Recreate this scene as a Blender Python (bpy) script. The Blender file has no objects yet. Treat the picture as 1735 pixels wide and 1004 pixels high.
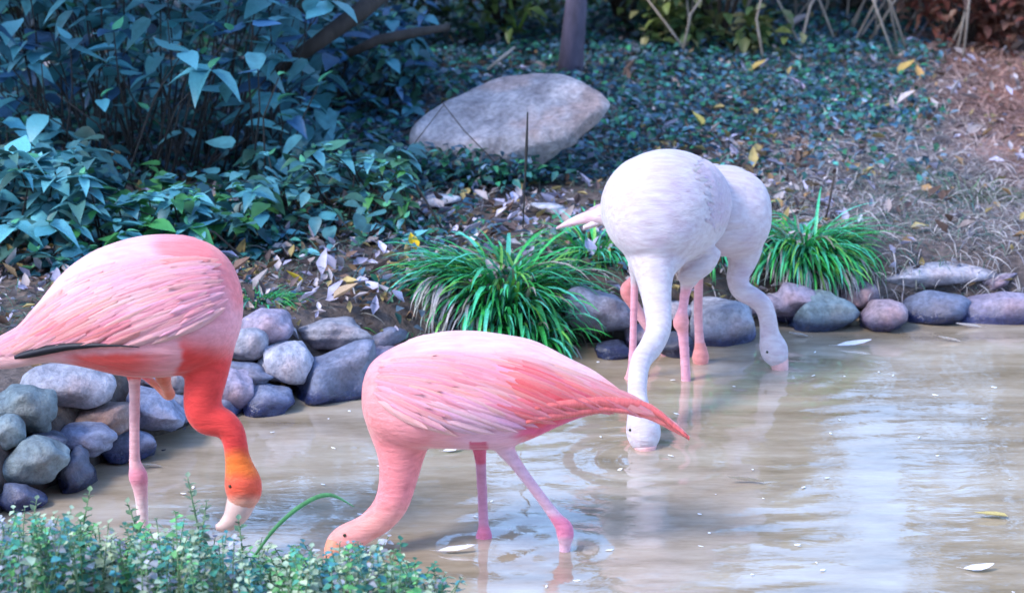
import bpy, bmesh, math, random
import numpy as np
from mathutils import Vector, Matrix
from mathutils.bvhtree import BVHTree

random.seed(7); RNG = np.random.default_rng(7)
SC = bpy.context.scene
COL = SC.collection

# ------------------------------------------------------------------ camera, sky, sun
FPX, CX, CY, PITCH, CAMH = 4440.0, 867.5, 502.0, math.radians(14.9), 2.2
cam_d = bpy.data.cameras.new('camera'); cam = bpy.data.objects.new('camera', cam_d); COL.objects.link(cam)
cam.location = (0, 0, CAMH); cam.rotation_euler = (math.radians(90) - PITCH, 0, 0)
cam_d.sensor_width = 36; cam_d.lens = 36 * FPX / 1735; cam_d.clip_start = 0.1; cam_d.clip_end = 500
cam_d.dof.use_dof = True; cam_d.dof.focus_distance = 6.7; cam_d.dof.aperture_fstop = 4.5
SC.camera = cam

SUN_DIR = Vector((-0.62, -0.34, 0.80)).normalized()      # towards the sun
SUN_EL = math.asin(SUN_DIR.z); SUN_ROT = math.atan2(SUN_DIR.x, SUN_DIR.y)
world = bpy.data.worlds.new('World'); SC.world = world; world.use_nodes = True
wn = world.node_tree.nodes; wl = world.node_tree.links
sky = wn.new('ShaderNodeTexSky'); sky.sky_type = 'NISHITA'; sky.sun_disc = False
sky.sun_elevation = SUN_EL; sky.sun_rotation = SUN_ROT
sky.air_density = 1.0; sky.dust_density = 0.8; sky.ozone_density = 5.0
bgn = wn['Background']; bgn.inputs['Strength'].default_value = 0.15
wl.new(sky.outputs['Color'], bgn.inputs['Color'])
sun_d = bpy.data.lights.new('sun', 'SUN'); sun = bpy.data.objects.new('sun', sun_d); COL.objects.link(sun)
sun_d.energy = 0.8; sun_d.angle = math.radians(16.0); sun_d.color = (1.0, 0.90, 0.80)
sun.rotation_euler = SUN_DIR.to_track_quat('Z', 'Y').to_euler(); sun.location = SUN_DIR * 30
SC.view_settings.view_transform = 'Standard'; SC.view_settings.look = 'None'
SC.view_settings.exposure = 2.0; SC.view_settings.gamma = 1.0
SC.render.engine = 'CYCLES'

# ------------------------------------------------------------------ geometry of the view (used to measure the place)
_c, _s = math.cos(PITCH), math.sin(PITCH)
def P(px, py, Y):
    """the point of the place seen at photograph pixel (px, py), at distance Y along the ground"""
    u = (px - CX) / FPX; v = -(py - CY) / FPX
    dy = _c + v * _s; dz = -_s + v * _c
    t = Y / dy
    return Vector((u * t, Y, CAMH + dz * t))
def sc_at(Y, z=0.2):
    return FPX / (Y * _c + (CAMH - z) * _s)
def G(px, py, z=0.0):
    u = (px - CX) / FPX; v = -(py - CY) / FPX
    dy = _c + v * _s; dz = -_s + v * _c
    t = (z - CAMH) / dz
    return Vector((u * t, dy * t, z))
def proj(p):
    """world points (N,3) -> photo pixels (N,2)"""
    p = np.asarray(p, float).reshape(-1, 3)
    d = p[:, 1] * _c - (p[:, 2] - CAMH) * _s
    h = p[:, 1] * _s + (p[:, 2] - CAMH) * _c
    return np.stack([CX + FPX * p[:, 0] / d, CY - FPX * h / d], 1)

# ------------------------------------------------------------------ helpers: objects
def tag(o, label=None, cat=None, group=None, kind=None):
    if label: o['label'] = label
    if cat: o['category'] = cat
    if group: o['group'] = group
    if kind: o['kind'] = kind
    return o
def mesh_of(name, v, f, smooth=True, mat=None, colors=None):
    me = bpy.data.meshes.new(name)
    me.from_pydata([tuple(x) for x in v], [], [tuple(x) for x in f]); 
    if smooth: me.polygons.foreach_set('use_smooth', np.ones(len(me.polygons), bool))
    if mat: me.materials.append(mat)
    if colors is not None: set_cols(me, colors)
    me.update(); return me
def set_cols(me, colors):
    a = me.color_attributes.new('Col', 'FLOAT_COLOR', 'POINT')
    c = np.ones((len(me.vertices), 4), np.float32); c[:, :3] = colors
    a.data.foreach_set('color', c.ravel())
def fast_mesh(name, v, f, mat=None, colors=None, smooth=True):
    """v (N,3), f (M,k) numpy"""
    v = np.asarray(v, np.float32); f = np.asarray(f, np.int32); k = f.shape[1]
    me = bpy.data.meshes.new(name)
    me.vertices.add(len(v)); me.vertices.foreach_set('co', v.ravel())
    me.loops.add(f.size); me.loops.foreach_set('vertex_index', f.ravel())
    me.polygons.add(len(f)); me.polygons.foreach_set('loop_start', np.arange(0, f.size, k, dtype=np.int32))
    me.polygons.foreach_set('loop_total', np.full(len(f), k, np.int32))
    if smooth: me.polygons.foreach_set('use_smooth', np.ones(len(f), bool))
    me.update(calc_edges=True); me.validate()
    if mat: me.materials.append(mat)
    if colors is not None: set_cols(me, colors)
    return me
def link(name, me, parent=None, loc=None):
    o = bpy.data.objects.new(name, me); COL.objects.link(o)
    if parent: o.parent = parent
    if loc is not None: o.location = loc
    return o
def empty(name, loc, label, cat, group=None):
    o = link(name, None, None, loc); o.empty_display_size = 0.05
    return tag(o, label, cat, group)
def child(name, me, par, mw=Matrix.Identity(4)):
    """link a mesh whose coordinates are world coordinates (or placed by mw) under a parent that has only a location / nested identity"""
    o = bpy.data.objects.new(name, me); COL.objects.link(o); o.parent = par
    root = par; off = Vector((0, 0, 0))
    while root: off += root.location; root = root.parent
    o.matrix_local = Matrix.Translation(-off) @ mw
    return o

# ------------------------------------------------------------------ helpers: materials
def new_mat(name):
    m = bpy.data.materials.new(name); m.use_nodes = True
    n = m.node_tree.nodes; l = m.node_tree.links
    return m, n, l, n['Principled BSDF']
def noise(n, l, scale, detail=4, rough=0.6, coord='Object', stretch=None, w=None):
    tc = n.new('ShaderNodeTexCoord'); t = n.new('ShaderNodeTexNoise')
    t.inputs['Scale'].default_value = scale; t.inputs['Detail'].default_value = detail; t.inputs['Roughness'].default_value = rough
    if stretch:
        mp = n.new('ShaderNodeMapping'); mp.inputs['Scale'].default_value = stretch
        l.new(tc.outputs[coord], mp.inputs['Vector']); l.new(mp.outputs['Vector'], t.inputs['Vector'])
    else: l.new(tc.outputs[coord], t.inputs['Vector'])
    return t
def ramp(n, l, src, stops):
    r = n.new('ShaderNodeValToRGB'); e = r.color_ramp.elements
    e[0].position, e[0].color = stops[0][0], (*stops[0][1], 1)
    e[1].position, e[1].color = stops[-1][0], (*stops[-1][1], 1)
    for p, c in stops[1:-1]:
        x = e.new(p); x.color = (*c, 1)
    l.new(src, r.inputs['Fac']); return r
def mixc(n, l, mode, fac, a, b):
    m = n.new('ShaderNodeMix'); m.data_type = 'RGBA'; m.blend_type = mode
    for s, x in ((0, fac), (6, a), (7, b)):
        if hasattr(x, 'links'): l.new(x, m.inputs[s])
        else: m.inputs[s].default_value = x if s == 0 else (*x, 1)
    return m.outputs[2]
def bump(n, l, src, b, strength=0.3, dist=0.01):
    k = n.new('ShaderNodeBump'); k.inputs['Strength'].default_value = strength; k.inputs['Distance'].default_value = dist
    l.new(src, k.inputs['Height']); l.new(k.outputs['Normal'], b.inputs['Normal']); return k

def leaf_material(name, use='attr', rough=0.42, transl=0.25, spec=0.5):
    m, n, l, b = new_mat(name)
    if use == 'attr':
        a = n.new('ShaderNodeAttribute'); a.attribute_name = 'Col'; c = a.outputs['Color']
    else:
        a = n.new('ShaderNodeObjectInfo'); c = a.outputs['Color']
    t = noise(n, l, 35, 3); r = ramp(n, l, t.outputs['Fac'], [(0.25, (0.65,) * 3), (0.75, (1.25,) * 3)])
    c = mixc(n, l, 'MULTIPLY', 1.0, c, r.outputs['Color'])
    l.new(c, b.inputs['Base Color']); b.inputs['Roughness'].default_value = rough
    b.inputs['Specular IOR Level'].default_value = spec
    t2 = noise(n, l, 140, 2); bump(n, l, t2.outputs['Fac'], b, 0.25, 0.002)
    tr = n.new('ShaderNodeBsdfTranslucent'); l.new(c, tr.inputs['Color'])
    mx = n.new('ShaderNodeMixShader'); mx.inputs[0].default_value = transl
    l.new(b.outputs[0], mx.inputs[1]); l.new(tr.outputs[0], mx.inputs[2])
    l.new(mx.outputs[0], n['Material Output'].inputs['Surface'])
    return m
M_LEAF = leaf_material('leaf_object', 'obj', 0.34, 0.15, 0.6)
M_LEAFV = leaf_material('leaf_scatter', 'attr', 0.45, 0.2)
M_DRY = leaf_material('dry_litter', 'attr', 0.7, 0.15, 0.3)
M_DRYO = leaf_material('dry_leaf_object', 'obj', 0.6, 0.2, 0.3)

def bark_material(name, c0, c1):
    m, n, l, b = new_mat(name)
    t = noise(n, l, 18, 5, 0.7, stretch=(1, 1, 0.25)); r = ramp(n, l, t.outputs['Fac'], [(0.3, c0), (0.7, c1)])
    l.new(r.outputs['Color'], b.inputs['Base Color']); b.inputs['Roughness'].default_value = 0.85
    bump(n, l, t.outputs['Fac'], b, 0.6, 0.01); return m
M_BARK = bark_material('bark', (0.06, 0.05, 0.075), (0.17, 0.14, 0.22))
M_DARKBARK = bark_material('dark_bark', (0.02, 0.014, 0.012), (0.06, 0.045, 0.04))
M_STEM = bark_material('stem', (0.012, 0.01, 0.014), (0.026, 0.026, 0.024))
M_WSTEM = bark_material('weed_stem', (0.10, 0.18, 0.09), (0.18, 0.28, 0.14))
M_TWIG = bark_material('dry_twig', (0.22, 0.17, 0.14), (0.5, 0.42, 0.36))

def ground_material():
    m, n, l, b = new_mat('soil')
    t = noise(n, l, 3.0, 6); r = ramp(n, l, t.outputs['Fac'], [(0.3, (0.05, 0.04, 0.04)), (0.55, (0.13, 0.10, 0.09)), (0.75, (0.26, 0.21, 0.19))])
    t3 = noise(n, l, 40, 5); r3 = ramp(n, l, t3.outputs['Fac'], [(0.3, (0.5,) * 3), (0.7, (1.3,) * 3)])
    c = mixc(n, l, 'MULTIPLY', 1.0, r.outputs['Color'], r3.outputs['Color'])
    # the reddish earth patch far right
    a = n.new('ShaderNodeAttribute'); a.attribute_name = 'Col'
    c = mixc(n, l, 'MULTIPLY', 1.0, c, a.outputs['Color'])
    l.new(c, b.inputs['Base Color']); b.inputs['Roughness'].default_value = 0.9
    bump(n, l, t3.outputs['Fac'], b, 0.8, 0.02); return m

def stone_material():
    m, n, l, b = new_mat('river_stone')
    oi = n.new('ShaderNodeObjectInfo')
    t = noise(n, l, 9, 6, 0.65); r = ramp(n, l, t.outputs['Fac'], [(0.28, (0.35, 0.33, 0.36)), (0.5, (0.9,) * 3), (0.70, (1.5, 1.45, 1.4))])
    c = mixc(n, l, 'MULTIPLY', 1.0, oi.outputs['Color'], r.outputs['Color'])
    t2 = noise(n, l, 55, 4, 0.7); r2 = ramp(n, l, t2.outputs['Fac'], [(0.35, (0.6,) * 3), (0.65, (1.2,) * 3)])
    c = mixc(n, l, 'MULTIPLY', 0.8, c, r2.outputs['Color'])
    # brown earth stains in blotches, and a wet dark band just above the water level (world height)
    t4 = noise(n, l, 5, 3, 0.5); r4 = ramp(n, l, t4.outputs['Fac'], [(0.52, (0, 0, 0)), (0.66, (1, 1, 1))])
    c = mixc(n, l, 'MIX', r4.outputs['Color'], c, mixc(n, l, 'MULTIPLY', 1.0, c, (0.80, 0.66, 0.60)))
    g = n.new('ShaderNodeNewGeometry'); sp = n.new('ShaderNodeSeparateXYZ'); l.new(g.outputs['Position'], sp.inputs[0])
    ad = n.new('ShaderNodeMath'); ad.operation = 'MULTIPLY_ADD'; l.new(t.outputs['Fac'], ad.inputs[0]); ad.inputs[1].default_value = -0.05; l.new(sp.outputs['Z'], ad.inputs[2])
    mr = n.new('ShaderNodeMapRange'); l.new(ad.outputs[0], mr.inputs[0])
    mr.inputs[1].default_value = -0.005; mr.inputs[2].default_value = 0.035; mr.inputs[3].default_value = 1; mr.inputs[4].default_value = 0
    c = mixc(n, l, 'MIX', mr.outputs[0], c, mixc(n, l, 'MULTIPLY', 1.0, c, (0.16, 0.20, 0.42)))
    l.new(c, b.inputs['Base Color'])
    rr = n.new('ShaderNodeMapRange'); l.new(mr.outputs[0], rr.inputs[0]); rr.inputs[3].default_value = 0.6; rr.inputs[4].default_value = 0.15
    l.new(rr.outputs[0], b.inputs['Roughness'])
    b.inputs['Specular IOR Level'].default_value = 0.45
    av = n.new('ShaderNodeMath'); av.operation = 'MULTIPLY_ADD'; l.new(t.outputs['Fac'], av.inputs[0]); av.inputs[1].default_value = 2.5; l.new(t2.outputs['Fac'], av.inputs[2])
    bump(n, l, av.outputs[0], b, 0.7, 0.008); return m
M_STONE = stone_material()

def plumage_material(name, use):
    m, n, l, b = new_mat(name)
    if use == 'attr': a = n.new('ShaderNodeAttribute'); a.attribute_name = 'Col'
    else: a = n.new('ShaderNodeObjectInfo')
    c = a.outputs['Color']
    t = noise(n, l, 14, 4, 0.6, stretch=(1.0, 5, 5) if use == 'attr' else (6, 1, 1))
    r = ramp(n, l, t.outputs['Fac'], [(0.3, (0.86, 0.80, 0.82)), (0.7, (1.10, 1.14, 1.14))])
    c = mixc(n, l, 'MULTIPLY', 1.0, c, r.outputs['Color'])
    l.new(c, b.inputs['Base Color']); b.inputs['Roughness'].default_value = 0.75
    b.inputs['Specular IOR Level'].default_value = 0.2
    b.inputs['Sheen Weight'].default_value = 0.25; b.inputs['Sheen Roughness'].default_value = 0.4
    b.inputs['Subsurface Weight'].default_value = 0.12; b.inputs['Subsurface Radius'].default_value = (0.02, 0.008, 0.008)
    b.inputs['Subsurface Scale'].default_value = 0.5
    t2 = noise(n, l, 90, 3, 0.6, stretch=(0.5, 3, 3) if use == 'attr' else (5, 0.5, 1))
    t5 = noise(n, l, 26, 3, 0.55, stretch=(0.5, 1.2, 2.2) if use == 'attr' else (4, 0.4, 1)); ad = n.new('ShaderNodeMath'); ad.operation = 'MULTIPLY_ADD'; l.new(t5.outputs['Fac'], ad.inputs[0]); ad.inputs[1].default_value = 3.0; l.new(t2.outputs['Fac'], ad.inputs[2])
    bump(n, l, ad.outputs[0], b, 0.36, 0.005)
    return m
M_PLUME = plumage_material('plumage', 'attr')
M_FEATHER = plumage_material('feather', 'obj')
def simple(name, col, rough=0.5, spec=0.5):
    m, n, l, b = new_mat(name); t = noise(n, l, 30, 3)
    r = ramp(n, l, t.outputs['Fac'], [(0.3, tuple(x * 0.85 for x in col)), (0.7, tuple(min(1, x * 1.1) for x in col))])
    l.new(r.outputs['Color'], b.inputs['Base Color']); b.inputs['Roughness'].default_value = rough; b.inputs['Specular IOR Level'].default_value = spec
    return m
M_BLACK = simple('black_quill', (0.012, 0.01, 0.02), 0.5)
M_EYE = simple('eye', (0.03, 0.03, 0.01), 0.1)
M_BILLPALE = simple('pale_bill', (0.74, 0.50, 0.44), 0.4)
M_BILLPINK = simple('pink_bill', (0.76, 0.42, 0.42), 0.35)
M_BILLORANGE = simple('orange_bill', (0.78, 0.30, 0.18), 0.4)
M_WHITE = simple('white_down', (0.8, 0.8, 0.82), 0.7)

def water_material():
    m, n, l, b = new_mat('pond_water')
    out = n['Material Output']
    t = noise(n, l, 2.2, 6, 0.7, stretch=(0.6, 2.0, 1)); r = ramp(n, l, t.outputs['Fac'], [(0.3, (0.22, 0.165, 0.10)), (0.5, (0.43, 0.345, 0.245)), (0.7, (0.62, 0.54, 0.43))])
    l.new(r.outputs['Color'], b.inputs['Base Color']); b.inputs['Roughness'].default_value = 0.35; b.inputs['Specular IOR Level'].default_value = 0.0
    tr = n.new('ShaderNodeBsdfTransparent'); tr.inputs['Color'].default_value = (0.75, 0.62, 0.45, 1)
    mx = n.new('ShaderNodeMixShader'); mx.inputs[0].default_value = 0.15
    l.new(b.outputs[0], mx.inputs[1]); l.new(tr.outputs[0], mx.inputs[2])
    gl = n.new('ShaderNodeBsdfGlossy'); gl.inputs['Roughness'].default_value = 0.01; gl.inputs['Color'].default_value = (1, 1, 1, 1)
    fr = n.new('ShaderNodeFresnel'); fr.inputs['IOR'].default_value = 2.2
    t1 = noise(n, l, 9, 4, 0.55, stretch=(0.4, 1.4, 1)); t1.inputs['Distortion'].default_value = 0.8; t2 = noise(n, l, 45, 2, 0.5, stretch=(0.5, 1.2, 1))
    b1 = n.new('ShaderNodeBump'); b1.inputs['Strength'].default_value = 0.06; b1.inputs['Distance'].default_value = 0.02; l.new(t1.outputs['Fac'], b1.inputs['Height'])
    b2 = n.new('ShaderNodeBump'); b2.inputs['Strength'].default_value = 0.02; b2.inputs['Distance'].default_value = 0.008; l.new(t2.outputs['Fac'], b2.inputs['Height']); l.new(b1.outputs[0], b2.inputs['Normal'])
    l.new(b2.outputs[0], gl.inputs['Normal']); l.new(b2.outputs[0], fr.inputs['Normal'])
    m2 = n.new('ShaderNodeMixShader'); l.new(fr.outputs[0], m2.inputs[0]); l.new(mx.outputs[0], m2.inputs[1]); l.new(gl.outputs[0], m2.inputs[2])
    l.new(m2.outputs[0], out.inputs['Surface'])
    return m

# ------------------------------------------------------------------ terrain
FAR_PX = [(20, 885), (75, 862), (127, 838), (215, 786), (290, 766), (385, 712), (448, 705), (560, 684), (640, 672), (760, 650), (900, 625),
          (1000, 610), (1080, 612), (1150, 606), (1238, 590), (1300, 580), (1400, 566), (1500, 564), (1600, 553), (1735, 553)]
_fp = [G(*p) for p in FAR_PX]
FX = np.array([-60, -1.9, -1.35] + [p.x for p in _fp] + [2.6, 6, 60]); FY = np.array([4.0, 5.2, 5.75] + [p.y for p in _fp] + [7.95, 8.4, 12])
NX = np.array([-60, -1.35, -0.9, -0.5, -0.17, 0.1, 0.5, 1.2, 3, 60]); NY = np.array([5.9, 5.86, 5.74, 5.64, 5.54, 5.2, 4.5, 3.4, 2.0, 0.5])
def vnoise(x, y, s, seed=0):
    out = 0
    for k in range(4):
        a = 1.7 * k + seed * 2.3; fq = s * 1.9 ** k
        out = out + np.sin(x * fq * math.cos(a) + y * fq * math.sin(a) + 3.1 * k + seed) * np.cos(y * fq * math.cos(a * 1.3) - x * fq * math.sin(a * 0.7) + seed * 1.7) / 1.7 ** k
    return out / 2
def zt(x, y):
    x = np.asarray(x, float); y = np.asarray(y, float)
    yf = np.interp(x, FX, FY); yn = np.interp(x, NX, NY)
    tf = y - yf - 0.02; tn = yn - y
    sm = lambda t: np.clip(t, 0, 1) ** 2 * (3 - 2 * np.clip(t, 0, 1))
    far = -0.26 + 0.44 * sm((tf + 0.08) / 0.45) + np.clip(tf - 0.37, 0, 60) * 0.035
    near = -0.26 + 0.32 * sm((tn + 0.25) / 0.4) + np.clip(tn - .3, 0, 60) * 0.01
    z = np.maximum(far, near)
    return z + 0.012 * vnoise(x, y, 5) * np.where(z > 0, 1, 0.4) + 0.03 * vnoise(x, y, 1.1, 2) * np.clip(tf, 0, 1)
def zt1(x, y): return float(zt(x, y))

xs = np.concatenate([np.linspace(-90, -3, 25)[:-1], np.arange(-3, 3.4, 0.03), np.linspace(3.4, 90, 25)[1:]])
ys = np.concatenate([np.linspace(-40, 3.6, 14)[:-1], np.arange(3.6, 13, 0.03), np.linspace(13, 140, 30)[1:]])
X, Yg = np.meshgrid(xs, ys); Z = zt(X, Yg)
nx, ny = len(xs), len(ys)
v = np.stack([X.ravel(), Yg.ravel(), Z.ravel()], 1)
ii = (np.arange(ny - 1)[:, None] * nx + np.arange(nx - 1)[None]).ravel()
f = np.stack([ii, ii + 1, ii + nx + 1, ii + nx], 1)
def smooth01(t): t = np.clip(t, 0, 1); return t * t * (3 - 2 * t)
def redness(x, y):
    t = np.clip((x - (1.62 + 0.12 * vnoise(x, y, 3, 4))) / 0.35, 0, 1) * np.clip((y - 8.6) / 0.6, 0, 1)
    return t
rd = redness(v[:, 0], v[:, 1])[:, None]
gc = (1 - rd) * np.array([[1, 1, 1.0]]) + rd * np.array([[1.5, 0.8, 0.62]])
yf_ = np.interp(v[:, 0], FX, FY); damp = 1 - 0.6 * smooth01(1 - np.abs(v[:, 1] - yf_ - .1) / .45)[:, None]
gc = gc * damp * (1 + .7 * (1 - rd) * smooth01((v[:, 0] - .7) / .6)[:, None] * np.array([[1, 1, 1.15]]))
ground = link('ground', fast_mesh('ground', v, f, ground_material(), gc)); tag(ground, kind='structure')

# water with real ripples
wx = np.concatenate([np.arange(-1.6, 2.6, 0.02), np.linspace(2.6, 40, 40)[1:]]); wy = np.concatenate([np.linspace(0.4, 4.8, 30)[:-1], np.arange(4.8, 8.3, 0.016), np.linspace(8.3, 12, 20)[1:]])
WX, WY = np.meshgrid(wx, wy)
def ripple(x, y):
    a = np.clip(0.55 + 0.6 * vnoise(x, y, 1.6, 11), 0.1, 1.2)
    z = 0.0030 * a * vnoise(x * .4, y, 12, 12) + 0.0008 * a * vnoise(x * .5, y, 41, 13)
    for c, a in ((G(1092, 778), 0.0022), (G(1326, 632), 0.0016), (G(820, 925), 0.0014), (G(957, 928), 0.0014), (G(1188, 632), 0.0012)):
        r = np.hypot(x - c.x, y - c.y); z = z + a * np.sin(r * 60) * np.exp(-r * 5)
    return z
WZ = ripple(WX, WY); nx, ny = len(wx), len(wy)
v = np.stack([WX.ravel(), WY.ravel(), WZ.ravel()], 1)
ii = (np.arange(ny - 1)[:, None] * nx + np.arange(nx - 1)[None]).ravel()
f = np.stack([ii, ii + 1, ii + nx + 1, ii + nx], 1)
# drop the quads that lie well under the banks
cxm, cym = v[f[:, 0], 0], v[f[:, 0], 1]
f = f[zt(cxm, cym) < 0.05]
water = link('pond_water', fast_mesh('pond_water', v, f, water_material())); tag(water, kind='structure')

# ------------------------------------------------------------------ scatter helpers
def rot_basis(yaw, pitch, roll):
    cy, sy = np.cos(yaw), np.sin(yaw); cp, sp = np.cos(pitch), np.sin(pitch); cr, sr = np.cos(roll), np.sin(roll)
    z0 = np.zeros_like(cy); o = z0 + 1
    Rz = np.stack([cy, -sy, z0, sy, cy, z0, z0, z0, o], 1).reshape(-1, 3, 3)
    Rx = np.stack([o, z0, z0, z0, cp, -sp, z0, sp, cp], 1).reshape(-1, 3, 3)
    Ry = np.stack([cr, z0, sr, z0, o, z0, -sr, z0, cr], 1).reshape(-1, 3, 3)
    return Rz @ Rx @ Ry
def scatter(tv, tf, pos, R, scale, cols):
    tv = np.asarray(tv, float); n = len(pos); k = len(tv)
    s = np.asarray(scale, float).reshape(n, 1, -1)
    v = np.einsum('nij,nkj->nki', R, tv[None] * s) + np.asarray(pos)[:, None]
    f = (np.asarray(tf)[None] + (np.arange(n) * k)[:, None, None]).reshape(-1, len(tf[0]))
    return v.reshape(-1, 3), f, np.repeat(np.asarray(cols), k, axis=0)
def leaf_template(width=0.62, fold=0.12, droop=0.25, rows=4, pointed=True):
    """ovate leaf from the origin along +Y, length 1; quads, midrib folded, tip drooping"""
    v = []; f = []
    prof = [(0.0, 0.05), (0.12, 0.72), (0.32, 1.0), (0.58, 0.78), (0.82, 0.34), (1.0, 0.0)] if rows == 4 else [(0, 0.1), (0.35, 1.0), (0.75, 0.55), (1.0, 0.0)]
    for t, w in prof:
        w *= width / 2; z = -droop * t * t
        v += [(-w, t - (0.04 if 0 < t < .3 else 0), z + fold * w * 2), (0, t, z), (w, t - (0.04 if 0 < t < .3 else 0), z + fold * w * 2)]
    for i in range(len(prof) - 1):
        a = 3 * i; f += [(a, a + 1, a + 4, a + 3), (a + 1, a + 2, a + 5, a + 4)]
    return v, f
LEAF_T = leaf_template(); LEAF_S = leaf_template(0.6, 0.2, 0.2, rows=3); LEAF_N = leaf_template(0.34, 0.3, 0.3)
def blade_template(w=0.03, arch=0.6, n=6):
    v = []; f = []
    for i in range(n + 1):
        t = i / n; ang = math.radians(80) - arch * 2.2 * t
        if i == 0: y, z = 0.0, 0.0
        else: y += math.cos(ang) / n; z += math.sin(ang) / n
        ww = w * (1 - t ** 3) * (0.6 + 0.8 * min(t * 3, 1)) / 1.4
        v += [(-ww, y, z + ww * .5), (0, y, z), (ww, y, z + ww * .5)]
    for i in range(n):
        a = 3 * i; f += [(a, a + 1, a + 4, a + 3), (a + 1, a + 2, a + 5, a + 4)]
    return v, f
def tube(pts, radii, sides=8, cap=True):
    """world-space tube; pts list of Vector"""
    v = []; f = []; n = len(pts)
    a = None
    for i in range(n):
        t = (pts[min(i + 1, n - 1)] - pts[max(i - 1, 0)]).normalized()
        if a is None: a = t.cross(Vector((0, 0, 1)) if abs(t.z) < 0.9 else Vector((1, 0, 0)))
        a = (a - t * a.dot(t)).normalized(); b = a.cross(t).normalized()
        for k in range(sides):
            th = 2 * math.pi * k / sides
            v.append(pts[i] + (a * math.cos(th) + b * math.sin(th)) * radii[i])
    for i in range(n - 1):
        for k in range(sides):
            k2 = (k + 1) % sides
            f.append((i * sides + k, i * sides + k2, (i + 1) * sides + k2, (i + 1) * sides + k))
    if cap:
        f.append(tuple(range(sides))[::-1]); f.append(tuple((n - 1) * sides + k for k in range(sides)))
    return v, f
def join(parts):
    v = []; f = []
    for a, b in parts:
        o = len(v); v += list(a); f += [tuple(i + o for i in q) for q in b]
    return v, f
def catmull(rows, per=6):
    """rows: list of tuples -> densified by Catmull-Rom"""
    r = np.array(rows, float); n = len(r); out = []
    for i in range(n - 1):
        p0, p1, p2, p3 = r[max(i - 1, 0)], r[i], r[i + 1], r[min(i + 2, n - 1)]
        for k in range(per):
            t = k / per
            out.append(0.5 * ((2 * p1) + (p2 - p0) * t + (2 * p0 - 5 * p1 + 4 * p2 - p3) * t * t + (-p0 + 3 * p1 - 3 * p2 + p3) * t ** 3))
    out.append(r[-1]); return np.array(out)

# ------------------------------------------------------------------ stones
def rough_stone(seed, rx, ry, rz, blocky=0.0, sub=4, amp=0.12, chips=13):
    bm = bmesh.new(); bmesh.ops.create_icosphere(bm, subdivisions=sub, radius=1)
    r = np.random.default_rng(seed)
    co = np.array([q.co[:] for q in bm.verts])
    if blocky > 0:
        e = 1 - 0.55 * blocky; co = np.sign(co) * np.abs(co) ** e
        co /= np.abs(co).max()
    # chip with a few planes
    for k in range(chips):
        d = r.normal(size=3); d /= np.linalg.norm(d); h = r.uniform(0.70, 0.97)
        q = co @ d; m = q > h; co[m] -= np.outer((q[m] - h) * 0.85, d)
    for k in range(6):
        fr = r.normal(size=3) * (1.3 + 0.9 * k); ph = r.uniform(0, 6)
        co *= 1 + (amp / (1 + 0.7 * k)) * np.sin(co @ fr + ph)[:, None]
    co *= np.array([rx, ry, rz])
    for q, c in zip(bm.verts, co): q.co = c
    me = bpy.data.meshes.new('stone'); bm.to_mesh(me); bm.free()
    me.polygons.foreach_set('use_smooth', np.ones(len(me.polygons), bool)); me.materials.append(M_STONE)
    return me
BLUE = (0.24, 0.28, 0.42); PALE = (0.46, 0.47, 0.57); LAV = (0.41, 0.36, 0.49); DARK = (0.11, 0.13, 0.20); BROWN = (0.25, 0.18, 0.17); MOSS = (0.20, 0.27, 0.31); PINK = (0.36, 0.28, 0.34)
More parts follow.
